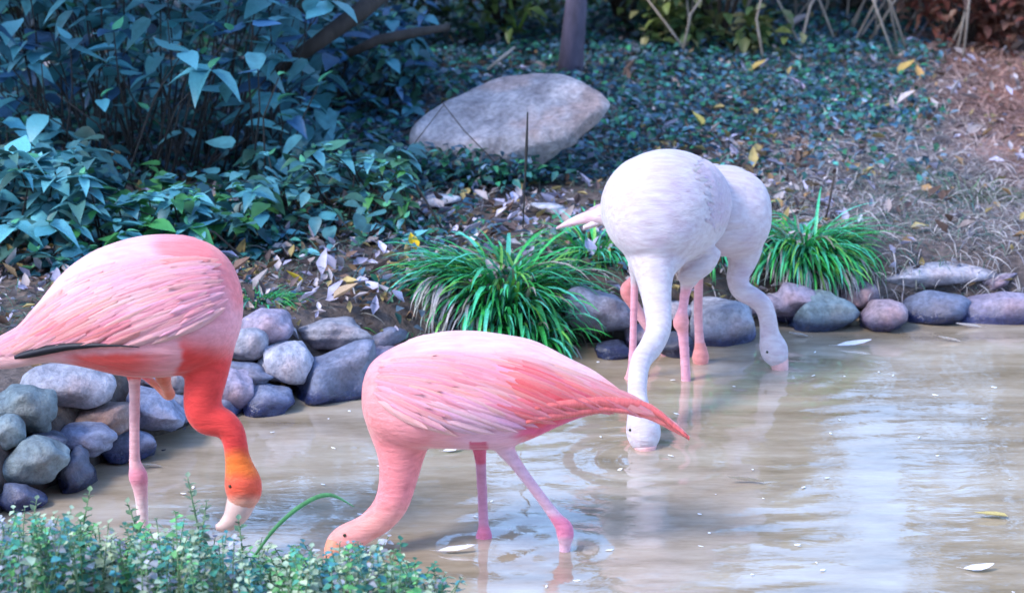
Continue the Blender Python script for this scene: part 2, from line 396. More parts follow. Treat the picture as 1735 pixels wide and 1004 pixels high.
# px, py, half width px, half height px, set-back behind the waterline (m), roll deg, colour, blocky, label
STONES = [
 (452, 552, 47, 29, .24, 4, LAV, .1, 'pale lavender stone with dark blotch, top of the pile right of the red neck'),
 (424, 584, 36, 31, .16, 0, PALE, 0, 'round pale stone tucked under the lavender stone beside the red neck'),
 (561, 568, 54, 25, .22, -3, PALE, 0, 'long smooth pale oval stone capping the big blocky stone'),
 (650, 576, 37, 18, .24, -14, BLUE, .1, 'thin tilted flat stone right of the long pale oval stone'),
 (702, 561, 38, 15, .3, 6, BLUE, 0, 'low flat stone just above the back of the striding pink flamingo'),
 (782, 553, 36, 19, .3, 0, PALE, 0, 'grey stone half covered by hanging grass left of the big tuft'),
 (486, 615, 42, 35, .10, 8, PALE, .35, 'cracked whitish stone left of the big blocky stone'),
 (570, 636, 63, 48, .05, -12, BLUE, .75, 'big blocky blue grey stone at the water under the long oval stone'),
 (420, 631, 43, 16, .10, 8, BLUE, 0, 'thin flat dark edged stone under the round pale stone'),
 (400, 659, 36, 31, .04, 20, LAV, .3, 'streaked dark stone right behind the bend of the red neck'),
 (449, 678, 42, 27, .0, 0, BLUE, .1, 'rounded teal blue stone wet at the waterline under the cracked stone'),
 (384, 691, 22, 21, .02, 0, PALE, 0, 'small grey rounded stone peeking out beside the red neck bend'),
 (647, 602, 24, 15, .14, 0, LAV, 0, 'small lavender stone behind the breast of the striding flamingo'),
 (125, 650, 68, 40, .30, 5, PALE, .15, 'broad pale dome stone with brown underside below the pink tail'),
 (30, 690, 54, 40, .30, -5, MOSS, .2, 'large mossy blue stone at the left edge below the tail tip'),
 (168, 708, 58, 27, .16, -6, BROWN, 0, 'shiny brown stone left of the standing pink leg'),
 (262, 698, 50, 37, .06, 25, BLUE, .65, 'angular slanted blue slab right of the standing pink leg'),
 (252, 641, 20, 20, .22, 0, BLUE, 0, 'small upright blue stone just right of the leg top under the pink belly'),
 (301, 640, 18, 26, .20, 0, PALE, 0, 'narrow pale stone between the belly tuft and red neck'),
 (307, 690, 22, 28, .10, 0, BLUE, .1, 'dark blue stone half hidden left of the red neck'),
 (138, 742, 42, 27, .12, 8, BLUE, 0, 'smooth blue rounded stone below the shiny brown stone'),
 (76, 748, 34, 19, .14, 0, DARK, 0, 'small dark blue stone above the speckled mossy stone'),
 (215, 760, 50, 27, .02, 0, BLUE, 0, 'low wet oval stone at the waterline behind the pink leg'),
 (280, 769, 24, 11, .0, 6, BROWN, 0, 'small brown wet stone tip poking from the water right of the pink leg'),
 (54, 782, 50, 35, .10, 0, MOSS, .1, 'speckled mossy grey dome stone above the foreground weeds'),
 (127, 802, 28, 38, .02, 0, DARK, .4, 'upright dark blue wet stone at the pond corner'),
 (30, 844, 38, 30, .04, 0, BLUE, .1, 'low blue stone in the lower left just above the weeds'),
 (10, 730, 32, 26, .22, 0, MOSS, .1, 'mossy stone cut by the left edge between two bigger mossy stones'),
 (1013, 527, 55, 40, .10, 12, BLUE, .1, 'big smooth blue grey oval stone right of the large grass tuft'),
 (1185, 491, 46, 21, .34, 0, BLUE, 0, 'blue stone set back in the grass behind the white birds legs'),
 (1128, 523, 50, 15, .22, 0, PALE, 0, 'flat pale stone crossing behind the white neck'),
 (1238, 550, 53, 41, .04, 0, PALE, .7, 'pale blocky stone streaked dark, between the pink legs and the curved white neck'),
 (1040, 596, 34, 17, .0, 0, DARK, .1, 'low wet dark stone at the water under the big smooth oval stone'),
 (1090, 570, 30, 22, .08, 0, LAV, .1, 'grey stone behind the thin pink leg left of the white neck'),
 (1142, 588, 33, 23, .0, 0, DARK, 0, 'round dark blue stone in the water just right of the white neck'),
 (1333, 513, 46, 30, .12, 0, LAV, 0, 'purple rounded stone with brown underside right of the curved white neck'),
 (1402, 534, 54, 32, .04, 0, MOSS, .6, 'fractured mossy slab under the right grass tuft'),
 (1460, 497, 31, 20, .16, -10, PINK, .1, 'small reddish stone below the left end of the long flat slab'),
 (1499, 538, 38, 32, .02, 0, PINK, .3, 'speckled pinkish stone at the water below the small reddish stone'),
 (1560, 468, 92, 18, .24, 1, PALE, .35, 'long flat pale slab lying on the right bank'),
 (1682, 476, 38, 17, .24, -4, LAV, .2, 'small flat stone right of the long pale slab'),
 (1582, 518, 56, 26, .06, -4, BLUE, .1, 'dark topped blue oval stone under the long flat slab'),
 (1702, 526, 80, 38, .05, -6, LAV, .2, 'large sloping lavender stone at the right edge by the water'),
]
for i, (px, py, hw, hh, back, roll, colr, blk, lab) in enumerate(STONES):
    x0 = P(px, py, 7).x
    Y = float(np.interp(x0 * (1 if px > 400 else .95), FX, FY)) + 0.06 + back
    for _ in range(3): Y = float(np.interp(P(px, py, Y).x, FX, FY)) + 0.06 + back
    c = P(px, py, Y); s = FPX / (c.y * _c + (CAMH - c.z) * _s)
    rx, rz = hw / s * 1.14, hh / s * 1.08; ry = max(rz * 1.3, min(rx * 0.9, 0.11))
    o = link('stone', rough_stone(100 + i, rx, ry, rz, blk), None, c)
    o.rotation_euler = (math.radians(random.uniform(-8, 8)), math.radians(roll), math.radians(random.uniform(-14, 14)))
    k = random.uniform(0.66, 1.02); o.color = (colr[0] * k, colr[1] * k, colr[2] * k, 1)
    tag(o, lab, 'stone', 'stones edging the pond')

# the big boulder: a thick slab leaning towards the viewer, its right end undercut
def make_boulder():
    me = rough_stone(5, 1, 1, 1, 0.2, 5, 0.035, 0)
    co = np.array([q.co[:] for q in me.vertices])
    x, y, z = co.T
    r0 = np.random.default_rng(3)
    top = np.minimum(z, 0.62 + 0.05 * np.sin(3 * x + 1) + 0.04 * np.sin(5 * y)); z2 = np.where(z > 0, top, z * 0.9)
    under = smooth01((x - 0.0) / 0.7) * (z < 0)                    # the right end is undercut
    z2 = z2 * (1 - 0.6 * under); y = y + 0.30 * under * (y < 0)
    y = y * (1 + 0.12 * np.sin(2.6 * x + 1.2)) * (1 - 0.22 * np.clip(-x, 0, 1))
    z2 = z2 + 0.035 * np.sin(7 * x + 2 * y) * np.cos(6 * y + 1) + 0.02 * np.sin(17 * x + 4) * np.sin(13 * y)
    co = np.stack([x * 0.362, y * 0.235, z2 * 0.128], 1)
    for k in range(16):
        d = r0.normal(size=3); d[2] = -abs(d[2]) * .6; d /= np.linalg.norm(d); h = r0.uniform(.86, .97) * (co @ d).max(); q_ = co @ d; m_ = q_ > h; co[m_] -= np.outer((q_[m_] - h) * .9, d)
    for q, c in zip(me.vertices, co): q.co = c
    me.update(); return me
BY = 9.15
bo = link('boulder', make_boulder(), None, P(860, 217, BY))
bo.rotation_euler = (math.radians(20), math.radians(-11), math.radians(4)); bo.color = (0.38, 0.35, 0.38, 1)
tag(bo, 'large pale grey boulder slab leaning among ground cover behind the pond', 'boulder')

# ------------------------------------------------------------------ flamingos
def slices_mesh(sl, Y0, n=28, per=5):
    """sl: (px, top, bottom, half depth m) seen side-on -> loft of elliptical rings"""
    d = catmull(sl, per); v = []; f = []
    for px, tp, bt, hd in d:
        c = P(px, (tp + bt) / 2, Y0); top = P(px, tp, Y0); h = max((top - c).length, 0.003); hd = max(hd, 0.004)
        for k in range(n):
            th = 2 * math.pi * k / n
            v.append(Vector((c.x, c.y + hd * math.cos(th) * _c, c.z + h * math.sin(th)*_c)) + Vector((0, -h * math.sin(th) * -_s * 1.0, -hd * math.cos(th) * _s * 0)))
    m = len(d)
    for i in range(m - 1):
        for k in range(n):
            k2 = (k + 1) % n; f.append((i * n + k, i * n + k2, (i + 1) * n + k2, (i + 1) * n + k))
    f.append(tuple(range(n))[::-1]); f.append(tuple((m - 1) * n + k for k in range(n)))
    return v, f
def depth_slices_mesh(sl, Y0, n=32, per=5):
    """sl: (dy, px, py, rx px, ry px) rings facing the viewer"""
    d = catmull(sl, per); v = []; f = []
    for dy, px, py, rx, ry in d:
        c = P(px, py, Y0 + dy); s = sc_at(Y0 + dy, c.z)
        for k in range(n):
            th = 2 * math.pi * k / n
            v.append(c + Vector((math.cos(th) * max(rx, 2) / s, 0.0, math.sin(th) * max(ry, 2) / s)))
    m = len(d)
    for i in range(m - 1):
        for k in range(n):
            k2 = (k + 1) % n; f.append((i * n + k, i * n + k2, (i + 1) * n + k2, (i + 1) * n + k))
    f.append(tuple(range(n))[::-1]); f.append(tuple((m - 1) * n + k for k in range(n)))
    return v, f
def px_tube(rows, Y0, sides=16, per=5):
    """rows: (px, py, dy, half width px)"""
    d = catmull(rows, per); pts = [P(a, b, Y0 + c) for a, b, c, w in d]
    rad = [max(w, 1) / sc_at(p.y, p.z) for (a, b, c, w), p in zip(d, pts)]
    # round the ends
    return tube(pts, rad, sides)
def fused(name, parts, voxel=0.0055, smooth_it=6):
    """union of closed pieces into ONE continuous skin"""
    v, f = join(parts)
    me = mesh_of('tmp', v, f, False)
    bm = bmesh.new(); bm.from_mesh(me); bmesh.ops.recalc_face_normals(bm, faces=bm.faces); bm.to_mesh(me); bm.free()
    o = link('tmp', me); r = o.modifiers.new('r', 'REMESH'); r.mode = 'VOXEL'; r.voxel_size = voxel
    dg = bpy.context.evaluated_depsgraph_get(); dg.update()
    me2 = bpy.data.meshes.new_from_object(o.evaluated_get(dg)); bpy.data.objects.remove(o); bpy.data.meshes.remove(me)
    me2.name = name
    return me2
def lap_smooth(me, weight, iters):
    n = len(me.vertices); co = np.empty(n * 3); me.vertices.foreach_get('co', co); co = co.reshape(-1, 3)
    e = np.empty(len(me.edges) * 2, np.int32); me.edges.foreach_get('vertices', e); e = e.reshape(-1, 2)
    deg = np.bincount(e.ravel(), minlength=n)[:, None].astype(float)
    w = weight[:, None]
    for _ in range(iters):
        for fac in (0.6, -0.55):
            acc = np.zeros_like(co)
            for k in range(3):
                acc[:, k] = np.bincount(e[:, 0], co[e[:, 1], k], n) + np.bincount(e[:, 1], co[e[:, 0], k], n)
            co = co + w * fac * (acc / deg - co) if fac > 0 else co + w * fac * 0.55 * (acc / deg - co)
    me.vertices.foreach_set('co', co.ravel()); me.update()
    return co
def poly_dist(pts2, path):
    """distance of pixel points to a polyline"""
    best = np.full(len(pts2), 1e9)
    path = np.array(path, float)
    for a, b in zip(path[:-1], path[1:]):
        ab = b - a; t = np.clip(((pts2 - a) @ ab) / (ab @ ab + 1e-9), 0, 1)
        best = np.minimum(best, np.linalg.norm(pts2 - (a + t[:, None] * ab), axis=1))
    return best
def lerp(a, b, t): return np.asarray(a) * (1 - t[:, None]) + np.asarray(b) * t[:, None]

FV = []; FF = []
_pr = [(0, .10), (.1, .55), (.3, .95), (.52, 1.0), (.72, .74), (.88, .36), (1.0, .03)]
for t, w in _pr:
    z = 0.05 * math.sin(math.pi * t) - 0.05 * t * t
    FV += [(-.5 * w, t, z - .10 * w), (0, t, z), (.5 * w, t, z - .10 * w)]
for i in range(len(_pr) - 1):
    a = 3 * i; FF += [(a, a + 1, a + 4, a + 3), (a + 1, a + 2, a + 5, a + 4)]
FEATHER_ME = mesh_of('feather', FV, FF, True, M_FEATHER)

PK = [(.86, .55, .56), (.82, .26, .30), (.78, .42, .50), (.84, .44, .44)]; WH = [(.56, .50, .54), (.49, .40, .49), (.54, .45, .50), (.45, .37, .49)]
class Bird:
    def __init__(s, root, body_me, colfn, mat=M_PLUME):
        s.root = root; s.colfn = colfn
        n = len(body_me.vertices); co = np.empty(n * 3); body_me.vertices.foreach_get('co', co); s.co = co.reshape(-1, 3)
        set_cols(body_me, colfn(s.co)); body_me.materials.append(mat)
        body_me.polygons.foreach_set('use_smooth', np.ones(len(body_me.polygons), bool))
        s.body = child('body', body_me, root)
        tris = [tuple(p.vertices) for p in body_me.polygons]
        s.bvh = BVHTree.FromPolygons([Vector(c) for c in s.co], tris)
    def surf(s, px, py):
        o = Vector((0, 0, CAMH)); d = (P(px, py, 6) - o).normalized()
        h = s.bvh.ray_cast(o, d)
        return h[0], h[1]
    def wing(s, axis, t0, t1, ph0, ph1, rows, per, length, width, off=0.006, feathers=True, droop=0.3, colfn=None, lenfn=None, pal=None, lift=.001, tl=(-2, 1.2)):
        """a raised covert shell on one flank, overlapped with feathers; ph measured from straight up"""
        colfn = colfn or s.colfn
        ax = [Vector(a) for a in axis]; n = len(ax)
        def A(t):
            u = t * (n - 1); i = min(int(u), n - 2); return ax[i].lerp(ax[i + 1], u - i)
        T = (ax[-1] - ax[0]).normalized(); U = (Vector((0, 0, 1)) - T * T.z).normalized(); S = T.cross(U)
        def hit(t, ph):
            d = U * math.cos(ph) + S * math.sin(ph); c = A(t)
            h = s.bvh.ray_cast(c + d * 0.6, -d)
            return (h[0], h[1]) if h[0] is not None else (c + d * 0.02, d)
        NT, NP = 30, 18; v = []; f = []
        for i in range(NT + 1):
            a = i / NT
            for j in range(NP + 1):
                b = j / NP
                edge = min(a * 5, (1 - a) * 4, b * 6, (1 - b) * 5, 1)
                # the lower edge bows and the ends round off
                pe = ph0 + (ph1 - ph0) * b * (0.55 + 0.45 * math.sin(math.pi * min(1, 0.18 + a * 0.9)) ** 0.6)
                p, nn = hit(t0 + (t1 - t0) * a, pe)
                v.append(p + nn * (off * smooth01(np.array(edge)).item() - 0.004 * (1 - min(1, edge * 3)) + 0.0014 * math.sin(23 * a + 9 * b) * edge))
        for i in range(NT):
            for j in range(NP):
                q = i * (NP + 1) + j; f.append((q, q + 1, q + NP + 2, q + NP + 1))
        me = mesh_of('wing', v, f, True, M_PLUME); set_cols(me, colfn(np.array(v)))
        w = child('wing', me, s.root)
        if feathers:
            r = random.Random(3)
            for i in range(rows):
                a = 1 - (i + 0.5) / rows            # from the tail end forward, like shingles
                for j in range(per):
                    b = (j + 0.5 + 0.5 * (i % 2)) / (per + 0.5)
                    a2 = min(0.98, max(0.02, a + r.uniform(-.5, .5) / rows)); b2 = min(1, max(0, b + r.uniform(-.3, .3) / per))
                    pe = ph0 + (ph1 - ph0) * b2 * (0.55 + 0.45 * math.sin(math.pi * min(1, 0.18 + a2 * 0.9)) ** 0.6)
                    p, nn = hit(t0 + (t1 - t0) * a2, pe)
                    F = (T + Vector((0, 0, -droop * abs(math.sin(pe)))) + Vector((0, 0, r.uniform(-.08, .08)))); F = (F - nn * F.dot(nn)).normalized()
                    R = F.cross(nn).normalized(); tilt = math.radians(r.uniform(*tl))
                    F2 = (F * math.cos(tilt) + nn * math.sin(tilt)); N2 = R.cross(F2).normalized()
                    L = length * (lenfn(a2) if lenfn else 1) * r.uniform(.8, 1.15); W = width * r.uniform(.85, 1.15)
                    mw = Matrix(((R.x * W, F2.x * L, N2.x * L, 0), (R.y * W, F2.y * L, N2.y * L, 0), (R.z * W, F2.z * L, N2.z * L, 0), (0, 0, 0, 1)))
                    mw = Matrix.Translation(p + nn * (off + lift) - F * L * 0.4) @ mw
                    o = child('feather', FEATHER_ME, w, mw)
                    c = colfn(np.array([p + F * L * .3]))[0]; k = r.uniform(.9, 1.06)
                    if pal: q = r.choice(pal); m_ = r.uniform(0, .4); c = c * (1 - m_) + np.array(q) * m_
                    o.color = (min(1, c[0] * k), min(1, c[1] * k * r.uniform(.9, 1.12)), min(1, c[2] * k * r.uniform(.9, 1.12)), 1)
        return w
    def blade(s, name, rows, Y0, mat, thick=0.004, par=None, onsurf=0.0):
        """a flat tapering quill along a pixel path (px, py, dy, half width px); thin solid"""
        d = catmull(rows, 4); v = []; f = []
        for a, b, c, w in d:
            if onsurf:
                h, nn = s.surf(a, b); p = (h + nn * onsurf) if h is not None else P(a, b, Y0 + c)
            else: p = P(a, b, Y0 + c)
            hw = w / sc_at(p.y, p.z)
            v += [p + Vector((0, -thick * .3, hw)), p + Vector((0, -thick, 0)), p + Vector((0, -thick * .3, -hw)), p + Vector((0, thick, 0))]
        m = len(d)
        for i in range(m - 1):
            for k in range(4):
                k2 = (k + 1) % 4; f.append((4 * i + k, 4 * i + k2, 4 * i + 4 + k2, 4 * i + 4 + k))
        f += [(0, 1, 2, 3)[::-1], tuple(4 * (m - 1) + k for k in range(4))]
        o = child(name, mesh_of(name, v, f, True, mat), par or s.root); return o
    def ball(s, name, p, r, mat, sx=1):
        bm = bmesh.new(); bmesh.ops.create_uvsphere(bm, u_segments=12, v_segments=8, radius=r)
        me = bpy.data.meshes.new(name); bm.to_mesh(me); bm.free(); me.materials.append(mat)
        me.polygons.foreach_set('use_smooth', np.ones(len(me.polygons), bool))
        return child(name, me, s.root, Matrix.Translation(p))
    def bill(s, rows, Y0, mat, tipmat=None):
        v, f = px_tube(rows, Y0, 12)
        b = child('bill', mesh_of('bill', v, f, True, mat), s.root)
        if tipmat:
            t = catmull(rows, 5)[-6:]
            v, f = px_tube([(a, bb, c, w * 1.06 + .6) for a, bb, c, w in t], Y0, 12, 2)
            child('bill_tip', mesh_of('bill_tip', v, f, True, tipmat), b)
        return b

def build_bird(name, label, Y0, foot, body_parts, neck_rows, leg_rows, extra, colfn, body_px):
    root = empty(name, G(*foot), label, 'flamingo', 'flamingos feeding in the pond')
    parts = list(body_parts) + [px_tube(neck_rows, Y0)] + [px_tube(r, Y0, 12) for r in leg_rows] + [px_tube(r, Y0) for r in extra]
    me = fused('body', parts, 0.005)
    n = len(me.vertices); co = np.empty(n * 3); me.vertices.foreach_get('co', co); co = co.reshape(-1, 3)
    pp = proj(co); w = np.ones(n)
    for r in leg_rows:
        w = np.minimum(w, smooth01((poly_dist(pp, [q[:2] for q in r]) - 10) / 25))
    lap_smooth(me, np.clip(w, 0.10, 1), 45)
    return Bird(root, me, colfn)
def wproj(co, a=10):
    p = proj(co); p[:, 0] += a * 1.6 * vnoise(co[:, 0] * 1.0 + co[:, 2] * .6, co[:, 2] * 3, 14, 3); p[:, 1] += a * .6 * vnoise(co[:, 0] * 2, co[:, 2] * 2 + co[:, 1], 16, 6); return p
def nz(co, s, seed): return vnoise(co[:, 0] * 3 + co[:, 2] * 2, co[:, 2] * 4 + co[:, 1], s, seed)

# --- the left bird: pink body, red S-shaped neck, standing on one leg
LY = 5.95
L_neck = [(354, 560, 0, 50), (353, 600, -.03, 43), (350, 635, -.05, 37), (344, 668, -.06, 34), (342, 694, -.07, 31), (354, 712, -.075, 28), (378, 714, -.08, 25),
          (395, 735, -.085, 23), (401, 768, -.09, 22), (406, 792, -.095, 26), (411, 815, -.1, 33), (412, 836, -.1, 32), (402, 856, -.1, 22)]
L_legs = [[(226, 605, 0, 26), (227, 636, 0, 14), (228, 660, 0, 10), (228, 770, 0, 9.5), (231, 792, 0, 13), (234, 806, 0, 17), (237, 822, 0, 14), (240, 850, 0, 11), (244, 920, 0, 9), (246, 965, 0, 9), (258, 985, -.04, 14)],
          [(272, 600, .05, 22), (276, 636, .06, 15), (282, 655, .09, 10), (286, 668, .12, 11), (262, 650, .15, 7), (215, 615, .15, 7), (190, 600, .13, 7)]]
def L_col(co):
    p = wproj(co); x, y = p.T; n = len(co)
    pink = np.array((0.78, 0.33, 0.37)); pale = np.array((0.82, 0.46, 0.48)); red = np.array((0.74, 0.055, 0.05)); coral = np.array((0.80, 0.20, 0.20))
    c = lerp(pink, pale, smooth01((330 - x) / 150) * smooth01((560 - y) / 60 ))
    k = smooth01((nz(co, 6, 3) + 0.15) / 0.8); c = c * (1 - .25 * k[:, None]) + .25 * k[:, None] * np.array((.80, .26, .30))
    # red shoulder rim along the upper breast, coral rump
    t = smooth01((38 - poly_dist(p, [(290, 425), (345, 420), (385, 450), (405, 500)])) / 30); c = c * (1 - .75 * t[:, None]) + .75 * t[:, None] * np.array((.80, .16, .16))
    t = smooth01((26 - poly_dist(p, [(60, 560), (120, 570), (200, 575)])) / 25); c = c * (1 - .7 * t[:, None]) + .7 * t[:, None] * coral
    t = smooth01((y - 592) / 12) * smooth01((x - 95) / 50) * smooth01((320 - x) / 120); c = lerp(c, (.72, .08, .07), t)
    t = smooth01((y - 596) / 10) * smooth01((105 - x) / 40); c = lerp(c, (.80, .45, .45), t * .8)
    c = np.where(((c > 0).all(1))[:, None], c, c)
    dn = poly_dist(p, [q[:2] for q in L_neck]); t = smooth01((52 - dn) / 14) * smooth01((y - 560 + (370 - x) * .25) / 55); c = lerp(c, red, t)
    t = smooth01((y - 752) / 30) * smooth01((x - 360) / 8); c = lerp(c, (.82, .17, .03), t); t = smooth01((y - 795) / 25) * smooth01((x - 360) / 8); c = lerp(c, (.80, .115, .06), t)
    t = smooth01((y - 836) / 18) * smooth01((x - 355) / 8); c = lerp(c, (.80, .36, .26), t)
    p = proj(co); x, y = p.T
    d0 = poly_dist(p, [q[:2] for q in L_legs[0][2:]]); t = smooth01((22 - d0) / 4) * smooth01((y - 634) / 14); c = lerp(c, (.76, .40, .42), t)
    t2 = t * smooth01((20 - np.abs(y - 808)) / 12); c = lerp(c, (.72, .26, .32), t2)
    t2 = t * smooth01((y - 835) / 20); c = lerp(c, (.80, .58, .56), t2)
    d1 = poly_dist(p, [q[:2] for q in L_legs[1][1:5]]); t = smooth01((16 - d1) / 5) * smooth01((y - 634) / 8) * (x > 255); c = lerp(c, (.70, .22, .14), t)
    return np.clip(c, 0.01, 0.95)
L_body = slices_mesh([(-48, 590, 618, .008), (-10, 573, 626, .03), (40, 545, 620, .05), (75, 500, 612, .07), (110, 460, 612, .095), (150, 433, 618, .12), (200, 414, 629, .14),
                      (250, 407, 633, .15), (300, 406, 630, .15), (345, 413, 620, .14), (380, 436, 606, .115), (400, 466, 580, .08), (411, 500, 545, .03)], LY)
bL = build_bird('flamingo', 'bright pink flamingo with red S-curved neck standing on one leg at the left', LY, (245, 935), [L_body], L_neck, L_legs, [], L_col, None)
axL = [P(390, 505, LY), P(300, 500, LY), P(180, 520, LY), P(70, 575, LY), P(0, 600, LY)]
bL.wing(axL, .06, .93, math.radians(26), math.radians(112), 13, 9, .1, .040, .010, False, .15)
bL.wing(axL, .06, .93, math.radians(-24), math.radians(-112), 17, 14, .125, .026, .008, True, .15, pal=PK)
bL.blade('flight_feather', [(238, 585, 0, .8), (190, 582, 0, 2.4), (130, 583, 0, 6), (85, 589, 0, 8), (50, 597, 0, 7), (28, 603, 0, 3)], LY, M_BLACK, .0015, None, .012)
bL.bill([(410, 846, -.1, 25), (402, 866, -.105, 22), (392, 880, -.11, 17), (378, 890, -.115, 11), (366, 893, -.12, 5)], LY, M_BILLPALE)
h, nn = bL.surf(390, 823); bL.ball('eye', h + nn * .001, .0042, M_EYE)

# --- the middle bird: striding to the left, neck down into the weeds
MY = 5.95
M_neck = [(676, 655, 0, 58), (677, 695, 0, 62), (680, 738, -.01, 53), (679, 776, -.02, 40), (674, 815, -.03, 33), (663, 853, -.04, 30), (641, 880, -.05, 27), (616, 897, -.055, 24.5), (594, 909, -.06, 27), (574, 918, -.06, 24), (557, 926, -.06, 15)]
M_legs = [[(808, 720, .05, 24), (812, 755, .05, 14), (815, 790, .05, 9.5), (819, 880, .05, 9), (820, 898, .05, 12), (820, 910, .05, 15), (818, 925, .05, 12), (813, 950, .05, 9), (808, 1010, .05, 8)],
          [(840, 715, -.05, 34), (852, 752, -.05, 19), (874, 785, -.05, 11), (915, 840, -.05, 9.5), (942, 876, -.05, 11), (955, 892, -.05, 15), (958, 908, -.05, 15), (957, 930, -.05, 10), (955, 1015, -.05, 9)]]
def M_col(co):
    p = wproj(co, 13); x, y = p.T
    c = np.tile(np.array((0.80, 0.33, 0.36)), (len(co), 1))
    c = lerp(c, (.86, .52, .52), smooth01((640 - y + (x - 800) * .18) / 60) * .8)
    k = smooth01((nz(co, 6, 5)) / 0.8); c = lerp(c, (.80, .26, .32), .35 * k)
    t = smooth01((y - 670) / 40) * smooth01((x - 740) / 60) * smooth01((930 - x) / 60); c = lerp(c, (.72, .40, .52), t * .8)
    t = smooth01((690 - x) / 70) * smooth01((y - 600) / 50); c = lerp(c, (.84, .27, .27), t * .7)
    t = smooth01((x - 870) / 40) * smooth01((y - (600 + (x - 870) * .36 )) / 22); c = lerp(c, (.82, .12, .14), t)
    t = smooth01((x - 1020) / 60); c = lerp(c, (.84, .26, .25), t * .8)
    t = smooth01((x - 860) / 30) * smooth01((1060 - x) / 30) * smooth01((12 - np.abs(y - (733 - (x - 880) * .22))) / 8); c = lerp(c, (.70, .10, .22), t * .9)
    dn = poly_dist(p, [q[:2] for q in M_neck[2:]]); t = smooth01((60 - dn) / 20) * smooth01((y - 700) / 60) * smooth01((745 - x) / 30); c = lerp(c, (.84, .26, .28), t)
    t = t * smooth01((y - 840) / 50); c = lerp(c, (.86, .36, .32), t)
    p = proj(co); x, y = p.T
    for r, cc in ((M_legs[0], (.56, .26, .38)), (M_legs[1], (.66, .40, .50))):
        d = poly_dist(p, [q[:2] for q in r[1:]]); t = smooth01((19 - d) / 4) * smooth01((y - 752) / 16) * (x > 760); c = lerp(c, cc, t)
        c = lerp(c, (.66, .20, .32), t * smooth01((26 - np.abs(y - r[5][1])) / 14))
    d = poly_dist(p, [(810, 750), (814, 772)]); t = smooth01((17 - d) / 4); c = lerp(c, (.60, .12, .20), t * (y > 748))
    return np.clip(c, .01, .95)
M_body = slices_mesh([(613, 652, 692, .03), (625, 621, 722, .07), (650, 601, 742, .10), (690, 583, 752, .125), (740, 574, 752, .135), (800, 571, 754, .135), (850, 575, 752, .125), (900, 586, 738, .11),
                      (950, 608, 716, .085), (1000, 634, 700, .06), (1050, 662, 698, .04), (1100, 688, 711, .026), (1140, 709, 733, .018), (1173, 739, 750, .008)], MY)
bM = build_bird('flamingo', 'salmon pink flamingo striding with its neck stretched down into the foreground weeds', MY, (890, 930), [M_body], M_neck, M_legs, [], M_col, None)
axM = [P(640, 660, MY), P(740, 655, MY), P(880, 655, MY), P(1000, 668, MY), P(1110, 700, MY)]
bM.wing(axM, .06, .93, math.radians(24), math.radians(115), 17, 14, .13, .026, .008, True, .3, pal=PK)
bM.wing(axM, .06, .93, math.radians(-26), math.radians(-115), 13, 9, .1, .042, .010, False, .2)
for q in ([(905, 690, 0, 4), (960, 684, 0, 9), (1030, 682, 0, 11), (1100, 696, 0, 9), (1168, 742, 0, 4)], [(890, 712, 0, 4), (950, 700, 0, 7), (1020, 690, 0, 6), (1064, 694, 0, 3)]):
    o = bM.blade('flight_feather', q, MY - .03, M_FEATHER, .004, None, .009); o.color = (.80, .17, .17, 1)
bM.bill([(572, 920, -.065, 20), (566, 936, -.075, 18), (566, 950, -.08, 14), (574, 961, -.08, 9), (583, 966, -.08, 4)], MY, M_BILLORANGE, M_BLACK)
h, nn = bM.surf(584, 906); bM.ball('eye', h + nn * .001, .0042, M_EYE)

# --- the white bird in front, facing the viewer
WY = 7.28
W_neck = [(1116, 395, -.06, 78), (1111, 430, -.10, 56), (1109, 458, -.14, 37), (1111, 490, -.18, 28), (1115, 528, -.23, 23.5), (1115, 560, -.28, 22), (1103, 588, -.33, 21), (1087, 610, -.38, 18.5), (1081, 642, -.44, 17.5),
          (1081, 678, -.49, 18), (1086, 704, -.53, 24), (1090, 728, -.56, 31), (1092, 748, -.58, 27), (1094, 762, -.59, 18)]
W_legs = [[(1082, 430, .06, 22), (1076, 460, .06, 11), (1075, 485, .06, 7), (1072, 600, .06, 7), (1070, 632, .06, 9), (1069, 645, .06, 13), (1069, 665, .06, 8), (1070, 700, .06, 8)],
          [(1172, 440, .04, 34), (1168, 468, .04, 20), (1162, 490, .04, 10), (1157, 522, .04, 8.5), (1155, 536, .04, 12), (1154, 548, .04, 14.5), (1157, 562, .04, 10), (1160, 600, .04, 8.5), (1162, 640, .04, 8.5), (1164, 690, .04, 8.5)]]
W_body = depth_slices_mesh([(-.19, 1110, 400, 22, 20), (-.165, 1112, 388, 56, 52), (-.12, 1116, 374, 82, 78), (-.05, 1122, 358, 101, 96), (.04, 1128, 352, 109, 101), (.13, 1132, 350, 108, 99),
                            (.23, 1140, 348, 98, 90), (.33, 1152, 352, 70, 64), (.41, 1162, 364, 38, 32), (.5, 1166, 384, 22, 12), (.58, 1168, 400, 10, 5)], WY)
def W_col_for(neckrows, legs, tint):
    def fn(co):
        p = proj(co); x, y = p.T
        c = np.tile(np.array(tint), (len(co), 1)); k = smooth01((nz(co, 7, 8)) / .9); c = lerp(c, (.48, .39, .50), .6 * k)
        for r in legs:
            d = poly_dist(p, [q[:2] for q in r[2:]]); t = smooth01((18 - d) / 4) * smooth01((y - r[2][1] + 6) / 14)
            dn = poly_dist(p, [q[:2] for q in neckrows[2:]]); t = t * (co[:, 1] > NECKY(neckrows, r)) ; c = lerp(c, (.74, .36, .42), t)
            ky = [q[1] for q in r if q[3] > 12.5 and q[1] > 480]
            if ky: c = lerp(c, (.74, .28, .28), t * smooth01((24 - np.abs(y - ky[-1])) / 14))
        return np.clip(c, .01, .95)
    return fn
def NECKY(neckrows, r): return -1e9
